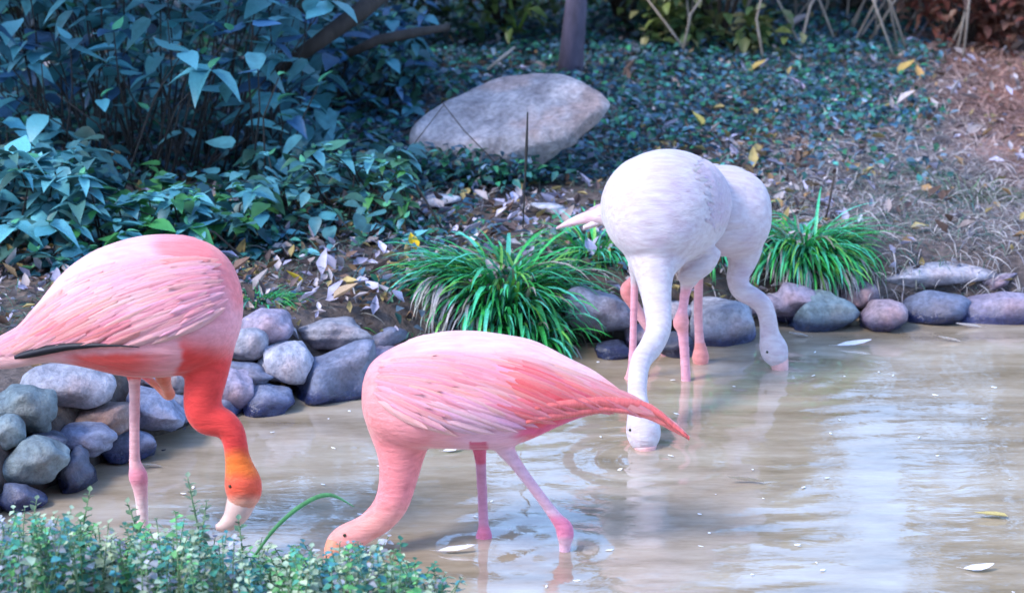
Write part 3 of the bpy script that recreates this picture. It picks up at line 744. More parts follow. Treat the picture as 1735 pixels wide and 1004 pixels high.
def W1_col(co):
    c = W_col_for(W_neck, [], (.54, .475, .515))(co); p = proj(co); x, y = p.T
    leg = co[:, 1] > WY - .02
    t = smooth01((30 - poly_dist(p, [(1200, 285), (1225, 320), (1222, 365)])) / 24); c = lerp(c, (.46, .34, .43), .7 * t)  # shade along the right wing's curve, painted into the plumage colour
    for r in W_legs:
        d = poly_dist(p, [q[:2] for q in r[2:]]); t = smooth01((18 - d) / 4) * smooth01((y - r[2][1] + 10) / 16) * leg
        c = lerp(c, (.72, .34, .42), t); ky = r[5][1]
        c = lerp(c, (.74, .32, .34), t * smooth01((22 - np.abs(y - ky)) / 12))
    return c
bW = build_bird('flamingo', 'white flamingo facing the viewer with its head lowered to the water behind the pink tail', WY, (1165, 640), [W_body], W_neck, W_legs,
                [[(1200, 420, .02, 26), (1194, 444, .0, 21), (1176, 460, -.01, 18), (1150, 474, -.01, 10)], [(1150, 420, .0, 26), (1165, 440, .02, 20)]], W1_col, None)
axW = [P(1118, 365, WY - .1), P(1127, 355, WY + .02), P(1138, 352, WY + .2), P(1155, 360, WY + .36)]
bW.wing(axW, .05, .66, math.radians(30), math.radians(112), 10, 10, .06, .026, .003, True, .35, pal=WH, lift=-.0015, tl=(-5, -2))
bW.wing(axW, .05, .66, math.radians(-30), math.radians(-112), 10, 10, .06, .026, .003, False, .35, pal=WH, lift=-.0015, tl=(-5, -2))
bW.bill([(1093, 756, -.585, 20), (1095, 770, -.59, 16), (1099, 781, -.595, 11), (1102, 790, -.6, 6)], WY, M_BILLPINK, M_BLACK)
h, nn = bW.surf(1068, 728)
if h is not None: bW.ball('eye', h + nn * .001, .004, M_EYE)

# --- the white bird behind, facing right
VY = 7.5
V_neck = [(1256, 385, 0, 36), (1260, 418, -.01, 34), (1257, 446, -.02, 25), (1249, 470, -.03, 19.5), (1256, 492, -.03, 18.5), (1278, 504, -.04, 18), (1295, 520, -.04, 17), (1302, 546, -.05, 16.5), (1304, 566, -.05, 18), (1310, 588, -.05, 25), (1317, 606, -.06, 22), (1321, 616, -.06, 15)]
V_legs = [[(1192, 415, 0, 26), (1188, 445, 0, 13), (1184, 470, 0, 8.5), (1183, 530, 0, 8), (1185, 575, 0, 8.5), (1187, 592, 0, 12), (1187, 606, 0, 15), (1188, 622, 0, 11), (1189, 650, 0, 8), (1190, 690, 0, 8)],
          [(1130, 415, .08, 26), (1100, 452, .08, 15), (1075, 476, .08, 11), (1062, 488, .08, 11), (1063, 499, .08, 11), (1074, 516, .08, 10), (1096, 552, .08, 8.5), (1130, 602, .08, 8.5), (1152, 634, .08, 9), (1168, 655, .06, 10)]]
V_body = slices_mesh([(1307, 340, 382, .03), (1296, 314, 408, .075), (1276, 297, 424, .105), (1246, 286, 430, .125), (1200, 282, 432, .135), (1150, 288, 428, .13), (1105, 304, 416, .11), (1065, 324, 398, .08),
                      (1030, 342, 384, .045), (1000, 354, 379, .025), (968, 367, 385, .016), (937, 384, 393, .006)], VY)
def V_col(co):
    c = W_col_for(V_neck, [], (.54, .465, .51))(co); p = proj(co); x, y = p.T
    for r in V_legs:
        d = poly_dist(p, [q[:2] for q in r[2:]]); t = smooth01((18 - d) / 4) * smooth01((y - r[2][1] + 10) / 16) * (x < 1215)
        c = lerp(c, (.76, .38, .42), t)
    t = smooth01((y - 448) / 12) * smooth01((30 - poly_dist(p, [(1062, 489), (1064, 500)])) / 10) * (x < 1110); c = lerp(c, (.74, .26, .26), t)
    t = smooth01((26 - poly_dist(p, [(1187, 600), (1187, 612)])) / 8) * (y > 580); c = lerp(c, (.76, .30, .28), t * (x < 1215))
    t = smooth01((1040 - x) / 50); c = lerp(c, (.80, .48, .52), t * .6)
    return np.clip(c, .01, .95)
bV = build_bird('flamingo', 'white flamingo facing right with crooked neck, mostly hidden behind the other white one', VY, (1188, 634), [V_body], V_neck, V_legs, [], V_col, None)
axV = [P(1290, 360, VY), P(1220, 352, VY), P(1120, 355, VY), P(1040, 362, VY), P(980, 372, VY)]
bV.wing(axV, .06, .93, math.radians(24), math.radians(112), 14, 10, .08, .026, .004, True, .2, pal=WH, lift=-.001, tl=(-4, -1))
bV.wing(axV, .06, .93, math.radians(-26), math.radians(-112), 11, 8, .11, .042, .010, False, .2)
o = bV.blade('flight_feather', [(1030, 372, -.02, 3), (1005, 380, -.02, 6), (988, 386, -.02, 4)], VY, M_FEATHER, .004); o.color = (.78, .66, .7, 1)
bV.bill([(1319, 610, -.06, 17), (1323, 622, -.065, 14), (1328, 634, -.07, 8), (1331, 641, -.07, 4)], VY, M_BILLPINK, M_BLACK)
h, nn = bV.surf(1300, 596)
if h is not None: bV.ball('eye', h + nn * .001, .004, M_EYE)

# ------------------------------------------------------------------ leafy shrubs with big pointed leaves
LEAF_MES = [mesh_of('leaf', *leaf_template(w, fo, dr), True, M_LEAF) for w, fo, dr in ((.62, .14, .2), (.68, .05, .35), (.56, .22, .12), (.74, .1, .28), (.5, .2, .4), (.66, -.12, .15), (.58, .3, .6), (.7, .02, -.1))]
TEAL = (0.07, 0.27, 0.33); TEALP = (0.14, 0.44, 0.50); GREEN = (0.06, 0.28, 0.09); BLUEG = (0.05, 0.16, 0.32)
def leaf_matrix(p, yaw, pitch, roll, s):
    return Matrix.Translation(p) @ Matrix.Rotation(yaw, 4, 'Z') @ Matrix.Rotation(pitch, 4, 'X') @ Matrix.Rotation(roll, 4, 'Y') @ Matrix.Scale(s, 4)
def shrub(name, label, base, heads, leaf_len, cols, nleaf=(4, 7), per_stem=2, seed=1, cat='shrub', inner=0, group='leafy shrubs on the far bank'):
    """base: Vector; heads: list of world points where sprigs end"""
    r = random.Random(seed); root = empty(name, base, label, cat, group)
    stems = []; pos = []
    for hp in heads:
        b = base + Vector((r.uniform(-.2, .2) + (hp.x - base.x) * .55, r.uniform(-.1, .1) + (hp.y - base.y) * .5, 0)); b.z = zt1(b.x, b.y) - .02
        mid = b.lerp(hp, .6) + Vector((r.uniform(-.04, .04), r.uniform(-.03, .03), .05)); pts = [b, b.lerp(mid, .5), mid, hp]
        stems.append(tube(pts, [.005, .004, .003, .002], 5))
        a0 = r.uniform(0, 6.3); n = r.randint(*nleaf)
        for k in range(n):                      # the whorl at the tip
            pos.append((hp, a0 + k * 2 * math.pi / n + r.uniform(-.3, .3), math.radians(r.uniform(-20, 14)), r.uniform(-.3, .3), leaf_len * r.uniform(.55, 1.2)))
        for k in range(2):                      # small new leaves on top
            pos.append((hp + Vector((0, 0, .008)), a0 + k * 3 + r.uniform(-.5, .5), math.radians(r.uniform(20, 50)), 0, leaf_len * r.uniform(.3, .5)))
        for k in range(per_stem):
            t = r.uniform(.45, .9); q = b.lerp(hp, t) if t < .6 else mid.lerp(hp, (t - .6) / .4)
            pos.append((q, r.uniform(0, 6.3), math.radians(r.uniform(-40, 5)), r.uniform(-.4, .4), leaf_len * r.uniform(.7, 1.1)))
    v, f = join(stems); st = child('stems', mesh_of('stems', v, f, True, M_STEM), root); st['kind'] = 'stuff'
    r.shuffle(pos); n_ind = 0
    rest = []
    for q, yaw, pitch, roll, s in pos:
        c = r.choice(cols) if s > leaf_len * .52 or r.random() < .5 else (.10, .40, .22); k = r.uniform(.6, 1.35)
        if n_ind < 300:
            o = child('leaf', r.choice(LEAF_MES), root, leaf_matrix(q, yaw, pitch, roll, s)); o.color = (c[0] * k, c[1] * k, c[2] * k, 1); n_ind += 1
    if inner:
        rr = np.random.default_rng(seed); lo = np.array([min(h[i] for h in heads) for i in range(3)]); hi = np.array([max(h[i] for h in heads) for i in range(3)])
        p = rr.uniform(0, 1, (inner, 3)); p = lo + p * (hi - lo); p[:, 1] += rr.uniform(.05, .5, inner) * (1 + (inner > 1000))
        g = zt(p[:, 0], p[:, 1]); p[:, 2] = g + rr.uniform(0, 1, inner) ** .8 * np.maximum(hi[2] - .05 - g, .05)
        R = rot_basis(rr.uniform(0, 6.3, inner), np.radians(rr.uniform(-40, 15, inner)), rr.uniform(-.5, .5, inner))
        cc = np.array(cols)[rr.integers(0, len(cols), inner)] * rr.uniform(.35, .8, (inner, 1))  # inner leaves darkened: the shrub's interior shade is put into their colour
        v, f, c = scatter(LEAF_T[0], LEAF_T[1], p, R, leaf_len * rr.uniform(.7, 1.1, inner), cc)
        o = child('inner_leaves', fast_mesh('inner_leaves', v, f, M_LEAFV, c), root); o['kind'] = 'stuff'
    return root
def heads_px(boxes, seed):
    r = random.Random(seed); out = []
    for x0, y0, x1, y1, Y0, Y1, n in boxes:
        k = 0
        for _ in range(n):
            best = None
            for t in range(8):
                q = (r.uniform(x0, x1), r.uniform(y0, y1)); d = min([abs(q[0] - a) + 1.6 * abs(q[1] - b) for a, b, _ in out[-14:]] or [1e9])
                if best is None or d > best[0]: best = (d, q)
            out.append((best[1][0], best[1][1], r.uniform(Y0, Y1)))
    return [P(*q) for q in out]
def onground(px, py, Y=None):
    p = G(px, py, .25); p.z = zt1(p.x, p.y); return p
def gxy(x, y): return Vector((x, y, zt1(x, y)))
shrub('leafy_shrub', 'tall dark shrub with drooping blue leaves filling the upper left', gxy(-1.25, 8.9),
      heads_px([(-60, 30, 500, 140, 8.5, 9.1, 34), (-60, -60, 560, 30, 8.9, 9.6, 34), (0, 150, 250, 235, 8.5, 8.8, 6), (380, 130, 540, 215, 8.8, 9.1, 10), (-60, -160, 560, -60, 9.0, 9.9, 30)], 3),
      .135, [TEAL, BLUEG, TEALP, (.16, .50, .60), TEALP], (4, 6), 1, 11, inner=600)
shrub('leafy_shrub', 'low shrub with large pale leaves at the left edge above the pink back', gxy(-1.42, 8.0),
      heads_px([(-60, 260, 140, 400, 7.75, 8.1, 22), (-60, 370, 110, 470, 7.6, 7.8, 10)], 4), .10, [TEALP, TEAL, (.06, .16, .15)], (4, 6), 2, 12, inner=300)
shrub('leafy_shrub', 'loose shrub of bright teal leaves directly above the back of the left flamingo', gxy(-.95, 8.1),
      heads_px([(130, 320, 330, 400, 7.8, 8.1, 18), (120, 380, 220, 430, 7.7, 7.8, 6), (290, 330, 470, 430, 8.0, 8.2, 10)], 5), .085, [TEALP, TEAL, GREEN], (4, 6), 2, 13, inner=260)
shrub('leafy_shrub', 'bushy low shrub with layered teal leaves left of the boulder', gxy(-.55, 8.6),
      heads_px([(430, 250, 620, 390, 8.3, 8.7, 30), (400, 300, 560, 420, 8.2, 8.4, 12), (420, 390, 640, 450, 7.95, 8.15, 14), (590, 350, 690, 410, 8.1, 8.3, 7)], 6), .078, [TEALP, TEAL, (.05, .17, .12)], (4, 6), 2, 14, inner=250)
shrub('leafy_sapling', 'small bright green sapling with one thin stem in front of the boulder left end', gxy(-.33, 8.3),
      heads_px([(625, 270, 700, 345, 8.25, 8.4, 9)], 7), .065, [(.05, .2, .06), TEALP, (.06, .2, .1)], (4, 5), 1, 15, cat='plant')
shrub('leafy_shrub', 'narrow leaved dark shrub behind the fallen branch', gxy(-.7, 10.2),
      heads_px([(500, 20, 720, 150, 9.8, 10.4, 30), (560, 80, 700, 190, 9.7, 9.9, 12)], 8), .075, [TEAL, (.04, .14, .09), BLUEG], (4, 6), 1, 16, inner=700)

# ------------------------------------------------------------------ grass tufts
BL_MES = [mesh_of('leaf_blade', *blade_template(w, a), True, M_LEAF) for w, a in ((.017, .5), (.016, .6), (.021, .8), (.017, .95), (.019, 1.15), (.013, 1.3))]
def tuft(label, base, n, length, spread, cols, seed, lean=(0, -.25), flat=0.0, dead=0):
    r = random.Random(seed); root = empty('grass_tuft', base, label, 'grass tuft', 'grass tufts on the far bank')
    for i in range(n):
        a = r.uniform(0, 6.283); d = r.random() ** .6
        p = base + Vector((math.cos(a) * d * spread, math.sin(a) * d * spread * .7, 0)); p.z = zt1(p.x, p.y) - .01
        dirx = math.cos(a) * (.4 + d) + lean[0] + r.uniform(-.5, .5); diry = math.sin(a) * (.4 + d) + lean[1] + r.uniform(-.5, .5)
        yaw = math.atan2(-dirx, diry)
        inner = d < .55; me = r.choice(BL_MES[:3] if inner else BL_MES[1:5])
        L = length * r.uniform(.6, 1.15); c = r.choice(cols); k = r.uniform(.7, 1.35)
        mw = Matrix.Translation(p) @ Matrix.Rotation(yaw, 4, 'Z') @ Matrix.Rotation(math.radians(r.uniform(-25, 8) - flat), 4, 'X') @ Matrix.Diagonal((L * 1.25, L, L, 1))
        o = child('leaf_blade', me, root, mw); o.color = (c[0] * k, c[1] * k, c[2] * k, 1)
    for i in range(dead):
        a = r.uniform(-2.7, -.45); p = base + Vector((math.cos(a) * spread, math.sin(a) * spread * .8, .03)); p.z = zt1(p.x, p.y) + .03
        yaw = math.atan2(-(math.cos(a) * .8 + r.uniform(-.3, .5)), -1.0); L = length * r.uniform(.5, .9); k = r.uniform(.7, 1.25); c = r.choice(DEADC)
        mw = Matrix.Translation(p) @ Matrix.Rotation(yaw, 4, 'Z') @ Matrix.Rotation(math.radians(r.uniform(-45, -15)), 4, 'X') @ Matrix.Diagonal((L * 1.1, L, L, 1))
        o = child('leaf_blade', r.choice(BL_MES[3:]), root, mw); o.color = (c[0] * k, c[1] * k, c[2] * k, 1)
    rr = np.random.default_rng(seed); m = n * 3; a = rr.uniform(0, 6.283, m); d = rr.random(m) ** .5
    p = np.array(base)[None] + np.stack([np.cos(a) * d * spread, np.sin(a) * d * spread * .7, np.zeros(m)], 1); p[:, 2] = zt(p[:, 0], p[:, 1]) - .01
    R = rot_basis(np.arctan2(-(np.cos(a) * (.3 + d) + lean[0] + rr.uniform(-.5, .5, m)), np.sin(a) * (.3 + d) + lean[1] + rr.uniform(-.5, .5, m)), np.radians(rr.uniform(-30, 8, m)), rr.uniform(-.3, .3, m))
    bt = blade_template(.022, .8, 4); cc = np.array(cols)[rr.integers(0, len(cols), m)] * rr.uniform(.5, 1.2, (m, 1))
    v, f, c = scatter(bt[0], bt[1], p, R, length * rr.uniform(.35, .85, m), cc)
    o = child('fine_blades', fast_mesh('fine_blades', v, f, M_LEAFV, c), root); o['kind'] = 'stuff'
    return root
DEADC = [(.36, .34, .36), (.30, .30, .26), (.22, .28, .26), (.42, .40, .42)]
GR = [(.04, .40, .08), (.05, .46, .12), (.06, .48, .24), (.03, .26, .09), (.09, .50, .36), (.17, .48, .08)]; DRYB = (.30, .27, .24)
def fb(px, Y): return gxy(P(px, 500, Y).x, Y)
tuft('largest grass tuft, green blades draping over the stones above the pink back', fb(848, 7.72), 230, .30, .18, GR * 2 + [DRYB], 21, (-.25, -.75), 8, 110)
tuft('smaller grass clump at the left foot of the largest tuft', fb(692, 7.4), 150, .13, .09, [(.07, .46, .06), (.09, .44, .08), (.05, .36, .08)], 22, (0, -.3))
tuft('grass clump between the large tuft and the white flamingo breast', fb(1010, 8.1), 150, .21, .12, GR, 23, (.1, -.3))
tuft('grass tuft on the right of the white flamingos, blades falling over mossy stone', fb(1358, 8.16), 230, .25, .12, GR * 2 + [DRYB], 24, (-.05, -.6), 8, 55)
tuft('grass tuft seen between the legs and the curved neck of the white birds', fb(1205, 8.15), 130, .26, .11, GR, 25, (0, -.3))
tuft('short grass patch just right of the red shouldered flamingo', fb(450, 7.5), 70, .11, .07, GR, 26, (.6, -.4), 10)
tuft('faint short grass at the right edge above the flat stones', fb(1640, 8.9), 120, .11, .16, [(.07, .2, .08), (.14, .2, .12), DRYB], 27, (0, -.2))

# ------------------------------------------------------------------ ground cover, litter, dry grass
def field(n, x0, x1, y0, y1, dens, rng):
    """random ground points kept with probability dens(photo px, py, x, y)"""
    x = rng.uniform(x0, x1, n); y = rng.uniform(y0, y1, n); z = zt(x, y); p = np.stack([x, y, z], 1); q = proj(p)
    yf = np.interp(x, FX, FY); k = (rng.random(n) < dens(q[:, 0], q[:, 1], x, y)) & (y > yf + np.where(q[:, 0] < 350, .02, .2))
    return p[k]
r1 = np.random.default_rng(31)
def d_cover(px, py, x, y):
    base = smooth01((345 - py + 25 * vnoise(x, y, 4, 1)) / 70) * smooth01((1640 - px + 90 * vnoise(x, y, 3, 2)) / 140)
    hole = smooth01((vnoise(x, y, 2.2, 6) - .45) / .3) * .6 + smooth01((px - 1120) / 150) * smooth01((py - 190 ) / 70) * .75
    return np.clip(base * (1 - hole), 0, 1) + (.30 + .25 * (px < 780)) * (px < 1300) * smooth01((vnoise(x, y, 5, 7) + .25) / .5)
p = field(85000, -2.6, 3.0, 7.4, 13.4, d_cover, r1)
bx = r1.uniform(-.5, .22, 900); by = 8.93 + r1.normal(0, .07, 900) + .10 * (bx > .1); bp = np.stack([bx, by, zt(bx, by) + r1.uniform(0, .07, 900) * (1.2 - bx)], 1)
p = np.concatenate([p, bp]); n = len(p)
p[:, 2] += r1.uniform(.01, .09, n) * (0.6 + .5 * vnoise(p[:, 0], p[:, 1], 6, 3))
R = rot_basis(r1.uniform(0, 6.3, n), np.radians(r1.uniform(-45, 35, n)), r1.uniform(-.6, .6, n))
pal = np.array([(.02, .10, .09), (.02, .13, .06), (.02, .07, .12), (.04, .17, .14), (.04, .10, .15), (.10, .15, .20)]); cc = pal[r1.integers(0, len(pal), n)] * np.exp(r1.normal(.25, .42, (n, 1)))
v, f, c = scatter(LEAF_S[0], LEAF_S[1], p, R, r1.uniform(.02, .048, n), cc)
tag(link('ground_cover', fast_mesh('ground_cover', v, f, M_LEAFV, c)), 'dark teal ground cover spread over the slope behind the boulder', 'ground cover', None, 'stuff')
def d_litter(px, py, x, y):
    return np.clip(.14 + .72 * smooth01((py - 310) / 60) * smooth01((1250 - px) / 200) + .6 * smooth01((px - 1050) / 150) * smooth01((py - 200) / 60) * smooth01((1500 - px) / 200), 0, 1)
p = field(36000, -2.4, 3.0, 6.8, 13, d_litter, r1); n = len(p); p[:, 2] += r1.uniform(.003, .03, n)
R = rot_basis(r1.uniform(0, 6.3, n), np.radians(r1.normal(0, 22, n)), r1.normal(0, .45, n))
pal = np.array([(.30, .25, .25), (.40, .35, .36), (.16, .10, .08), (.30, .19, .10), (.46, .42, .46), (.10, .07, .07), (.30, .29, .40), (.36, .28, .12), (.44, .42, .56)]); cc = pal[r1.integers(0, len(pal), n)] * r1.uniform(.7, 1.6, (n, 1))
v, f, c = scatter(leaf_template(.5, .5, -.35, rows=3)[0], LEAF_S[1], p, R, np.clip(np.exp(r1.normal(-3.4, .42, n)), .012, .085), cc)
tag(link('leaf_litter', fast_mesh('leaf_litter', v, f, M_DRY, c)), 'dry brown and grey leaf litter covering the bank', 'leaf litter', None, 'stuff')
def d_dry(px, py, x, y):
    return np.clip(smooth01((px - 1220 - 60 * vnoise(x, y, 4, 5)) / 180) * (smooth01((py - 190) / 90) + smooth01((px - 1520) / 80)), 0, 1) + .10
p = field(90000, -1.0, 3.2, 7.4, 13, d_dry, r1); n = len(p)
R = rot_basis(r1.uniform(0, 6.3, n), np.radians(r1.uniform(-75, -5, n)), r1.uniform(-.4, .4, n))
red = redness(p[:, 0], p[:, 1])
pal = np.array([(.50, .46, .47), (.28, .26, .30), (.55, .51, .50), (.26, .26, .24)]); cc = pal[r1.integers(0, 4, n)] * r1.uniform(.6, 1.15, (n, 1)); cc = cc * (1 - red[:, None]) + red[:, None] * cc * np.array((1.1, .72, .6))
bt = blade_template(.018, .7, 4)
v, f, c = scatter(bt[0], bt[1], p, R, r1.uniform(.05, .14, n), cc)
tag(link('dry_grass', fast_mesh('dry_grass', v, f, M_DRY, c)), 'tangled pale dry grass on the right bank, reddish towards the upper right', 'dry grass', None, 'stuff')
def d_gr(px, py, x, y):
    return np.clip(smooth01((vnoise(x, y, 3, 9) + .2) / .4) * .8, 0, 1)
p = field(16000, -2.2, 1.6, 7.0, 9.4, d_gr, r1); n = len(p)
R = rot_basis(r1.uniform(0, 6.3, n), np.radians(r1.uniform(-50, 5, n)), r1.uniform(-.3, .3, n))
pal = np.array([(.05, .15, .10), (.08, .17, .12), (.20, .22, .18), (.05, .12, .12)]); cc = pal[r1.integers(0, 4, n)] * r1.uniform(.7, 1.3, (n, 1))
v, f, c = scatter(bt[0], bt[1], p, R, r1.uniform(.04, .13, n), cc)
tag(link('sparse_grass', fast_mesh('sparse_grass', v, f, M_LEAFV, c)), 'thin blue green grass stems sprouting through the litter', 'grass', None, 'stuff')

# single fallen leaves one can point at
FL = [(702, 424, .075, (.72, .50, .02), 20, 'bright yellow fallen leaf lying left of the largest grass tuft'), (512, 478, .06, (.55, .38, .03), 80, 'ochre yellow fallen leaf above the long pale oval stone'),
      (1190, 212, .08, (.55, .45, .12), 40, 'yellowish fallen leaf just above the white back'), (1522, 124, .09, (.55, .38, .12), -60, 'tan yellow leaf at the dark upper right, left one of the two there'),
      (1558, 134, .08, (.58, .34, .12), 10, 'orange tan leaf beside the reddish earth'), (1362, 152, .085, (.50, .40, .55), 60, 'pale violet dry leaf on the dark ground cover'),
      (1580, 432, .08, (.72, .58, .30), 100, 'upright pale yellow leaf behind the long flat slab'), (1672, 446, .09, (.55, .38, .22), -60, 'curled tan leaf right of the long flat slab'),
      (1343, 44, .10, (.60, .50, .50), -70, 'pale curled leaf in the dry brush at the top'), (565, 500, .085, (.50, .36, .24), -80, 'broad tan fallen leaf on the soil above the pale oval stone'),
      (1275, 118, .07, (.52, .38, .12), -70, 'small golden leaf high on the ground cover above the white birds')]
FLM = mesh_of('fallen_leaf', *leaf_template(.5, .45, -.3), True, M_DRYO)
for px, py, s, c, ang, lab in FL:
    p = onground(px, py)
    for _ in range(4): p = G(px, py, p.z); p.z = zt1(p.x, p.y) + .035
    o = link('fallen_leaf', FLM, None, p); o.scale = (s,) * 3; o.rotation_euler = (math.radians(18), .2, math.radians(ang)); o.color = (*c, 1)
    tag(o, lab, 'leaf', 'single fallen leaves')
# pale flat pieces on the litter
for px, py, hw, hh, roll, lab in ((930, 352, 34, 8, 6, 'flat whitish stone lying on litter left of the white tail'), (748, 340, 40, 9, -8, 'flat pale blue stone lying left below the boulder')):
    p = onground(px, py)
    for _ in range(4): p = G(px, py, p.z); p.z = zt1(p.x, p.y) + .02
    s = sc_at(p.y); o = link('flat_stone', rough_stone(px, hw / s, .05, hh / s * 1.2, .2, 3), None, p); o.rotation_euler = (0, math.radians(roll), 0); o.color = (.55, .57, .66, 1); tag(o, lab, 'stone')

# ------------------------------------------------------------------ trees, branches, stems
def crown(name, label_col, center, rx, ry, rz, n, size, seed, par, tmpl=LEAF_T):
    rr = np.random.default_rng(seed); nc = max(12, n // 120)
    cl = rr.normal(size=(nc, 3)); cl /= np.linalg.norm(cl, axis=1)[:, None]; cl *= rr.uniform(.35, 1, (nc, 1)) ** .5
    p = cl[rr.integers(0, nc, n)] + rr.normal(0, .16, (n, 3)); p = p * np.array([rx, ry, rz]) + np.array(center)
    R = rot_basis(rr.uniform(0, 6.3, n), np.radians(rr.uniform(-50, 20, n)), rr.uniform(-.5, .5, n))
    cc = np.array(label_col)[rr.integers(0, len(label_col), n)] * rr.uniform(.6, 1.4, (n, 1))
    v, f, c = scatter(tmpl[0], tmpl[1], p, R, size * rr.uniform(.7, 1.3, n), cc)
    o = child(name, fast_mesh(name, v, f, M_LEAFV, c), par); o['kind'] = 'stuff'; return o
AUT = [(.30, .24, .07), (.20, .20, .06), (.36, .26, .10), (.12, .15, .06)]
def tree(label, base, top, r0, limbs, crown_c, crown_r, n, seed, mat=M_BARK, cols=((.04, .10, .05), (.05, .12, .06), (.03, .08, .06)), size=.10):
    r = random.Random(seed); root = empty('tree', base, label, 'tree')
    pts = [base - Vector((0, 0, .1))] + [base.lerp(top, t) + Vector((r.uniform(-.03, .03), r.uniform(-.03, .03), 0)) for t in (.1, .25, .45, .7)] + [top]
    parts = [tube(pts, [r0 * 1.5, r0 * 1.1, r0, r0 * .85, r0 * .65, r0 * .35], 14)]
    child('trunk', mesh_of('trunk', *join(parts), True, mat), root)
    for k in range(limbs):
        t = r.uniform(.45, .95); q = base.lerp(top, t); a = r.uniform(0, 6.3)
        e = Vector(crown_c) + Vector((math.cos(a) * crown_r[0] * .7, math.sin(a) * crown_r[1] * .7, r.uniform(-.4, .5) * crown_r[2]))
        child('limb', mesh_of('limb', *tube([q, q.lerp(e, .5) + Vector((0, 0, .15)), e], [r0 * .45, r0 * .3, r0 * .08], 7), True, mat), root)
    crown('crown', cols, crown_c, *crown_r, n, size, seed, root); return root
tb = P(962, 112, 10.75); tb.z = zt1(tb.x, tb.y)
tree('slender grey violet tree trunk rising behind the boulder', tb, tb + Vector((.42, .2, 3.4)), .04, 5, (tb.x + .2, tb.y + .4, 3.6), (1.0, .9, .7), 2500, 41)
tree('leafy tree at the far left whose low crown overhangs the dark shrub', gxy(-3.4, 9.0), Vector((-2.9, 8.9, 2.6)), .12, 6, (-2.3, 9.0, 2.2), (1.25, 1.0, .5), 8000, 42, M_DARKBARK)
for k, (x, y, lab) in enumerate([(-5.0, -3.5, 'unseen tree added to cut the front light, left of the viewpoint'), (.4, -5.0, 'unseen tree added to cut the front light, behind the viewpoint'), (5.6, -3.0, 'unseen tree added to cut the front light, right of the viewpoint')]):
    tree(lab, gxy(x, y), gxy(x, y) + Vector((.2, 0, 5.5)), .25, 6, (x, y, 4.6), (2.3, 1.3, 2.9), 5000, 80 + k, M_DARKBARK, ((.04, .10, .05), (.05, .12, .06), (.03, .08, .06)), .42)  # unseen trees added behind the camera to block front sky light
for k, (x, y, h, lab) in enumerate([(-3.2, 15.5, 4.6, 'autumn tree beyond the slope, leftmost of the back row'), (-.9, 16.5, 5.4, 'autumn tree beyond the slope behind the slender trunk'), (1.3, 15.8, 4.2, 'autumn tree beyond the slope behind the dry brush'), (3.6, 16.2, 5.6, 'autumn tree beyond the slope above the reddish earth')]):
    tree(lab, gxy(x, y), gxy(x, y) + Vector((.2, 0, h * .8)), .13, 5, (x, y, h * .66), (.85, .8, h * .36), 2300, 90 + k, M_DARKBARK, AUT, .2)
def sticks(name, label, cat, paths, mat, group=None):
    root = empty(name, paths[0][0][0], label, cat, group)
    for k, (pts, rad) in enumerate(paths): child('stem', mesh_of('stem', *tube(pts, rad, 7), True, mat), root)
    return root
def stick(name, label, cat, rows, mat, group=None):
    pts = [P(a, b, y) for a, b, y, w in rows]; rad = [w / sc_at(p.y, p.z) for (a, b, y, w), p in zip(rows, pts)]
    o = link(name, mesh_of(name, *tube([p - pts[0] for p in pts], rad, 9), True, mat), None, pts[0]); return tag(o, label, cat, group)
stick('fallen_branch', 'thick dark branch slanting through leaves left of the boulder top', 'branch', [(590, 92, 9.6, 7), (640, 68, 9.6, 9), (690, 58, 9.7, 9), (760, 46, 9.8, 6)], M_DARKBARK)
stick('dark_branch', 'thick dark bough leaning out of the tall shrub at the top', 'branch', [(470, 120, 9.4, 10), (540, 70, 9.4, 14), (610, 20, 9.5, 16), (690, -50, 9.7, 17)], M_DARKBARK)
stick('plant_stalk', 'upright dark flower spike standing in front of the boulder', 'stalk', [(886, 385, 7.9, 1.2), (889, 320, 7.9, 1.3), (892, 255, 7.9, 2.8), (894, 190, 7.9, 1.2)], M_STEM)
stick('dry_stalk', 'thin bare dark stalk standing right of the white flamingos', 'stalk', [(1395, 385, 8.5, 2), (1404, 350, 8.5, 2), (1413, 300, 8.5, 1.6)], M_DARKBARK)
stick('dry_twig', 'bent dark twig leaning across the boulder face', 'twig', [(722, 262, 8.75, .9), (702, 243, 8.78, 1), (752, 178, 8.85, .7)], M_DARKBARK)
stick('dry_twig', 'dark twig crossing the boulder from top to lower middle', 'twig', [(748, 172, 8.86, .7), (786, 221, 8.8, 1), (838, 274, 8.7, .9)], M_DARKBARK)
stick('dry_twig', 'pale broken twig in the leaves above the boulder', 'twig', [(826, 118, 9.7, 2.5), (850, 98, 9.72, 3), (872, 80, 9.75, 2)], M_TWIG)
for i, (x0, y0, x1, y1, w, lab) in enumerate([(872, 48, 862, -12, 3, 'bright green cane left of the slender trunk, straighter one'), (880, 48, 905, -8, 3, 'bright green cane forking right beside the straighter cane')]):
    o = stick('green_cane', lab, 'cane', [(x0, y0, 11.6, w), ((x0 + x1) / 2, (y0 + y1) / 2, 11.6, w), (x1, y1, 11.6, w * .7)], simple('cane_green', (.22, .36, .06)))
# dry brush along the top right
rb = random.Random(51); paths = []
for k in range(46):
    px = rb.uniform(1150, 1640); Y = rb.uniform(11.0, 12.2); b = P(px, 70, Y); b.z = zt1(b.x, b.y) - .02
    e = b + Vector((rb.uniform(-.25, .25), rb.uniform(-.15, .15), rb.uniform(.3, .7))); m = b.lerp(e, .5) + Vector((rb.uniform(-.06, .06), 0, 0)); paths.append(([b, m, e], [.006, .005, .003]))
sticks('dry_brush', 'tangle of bare pale stems at the top right beyond the ground cover', 'brush', paths, M_TWIG)
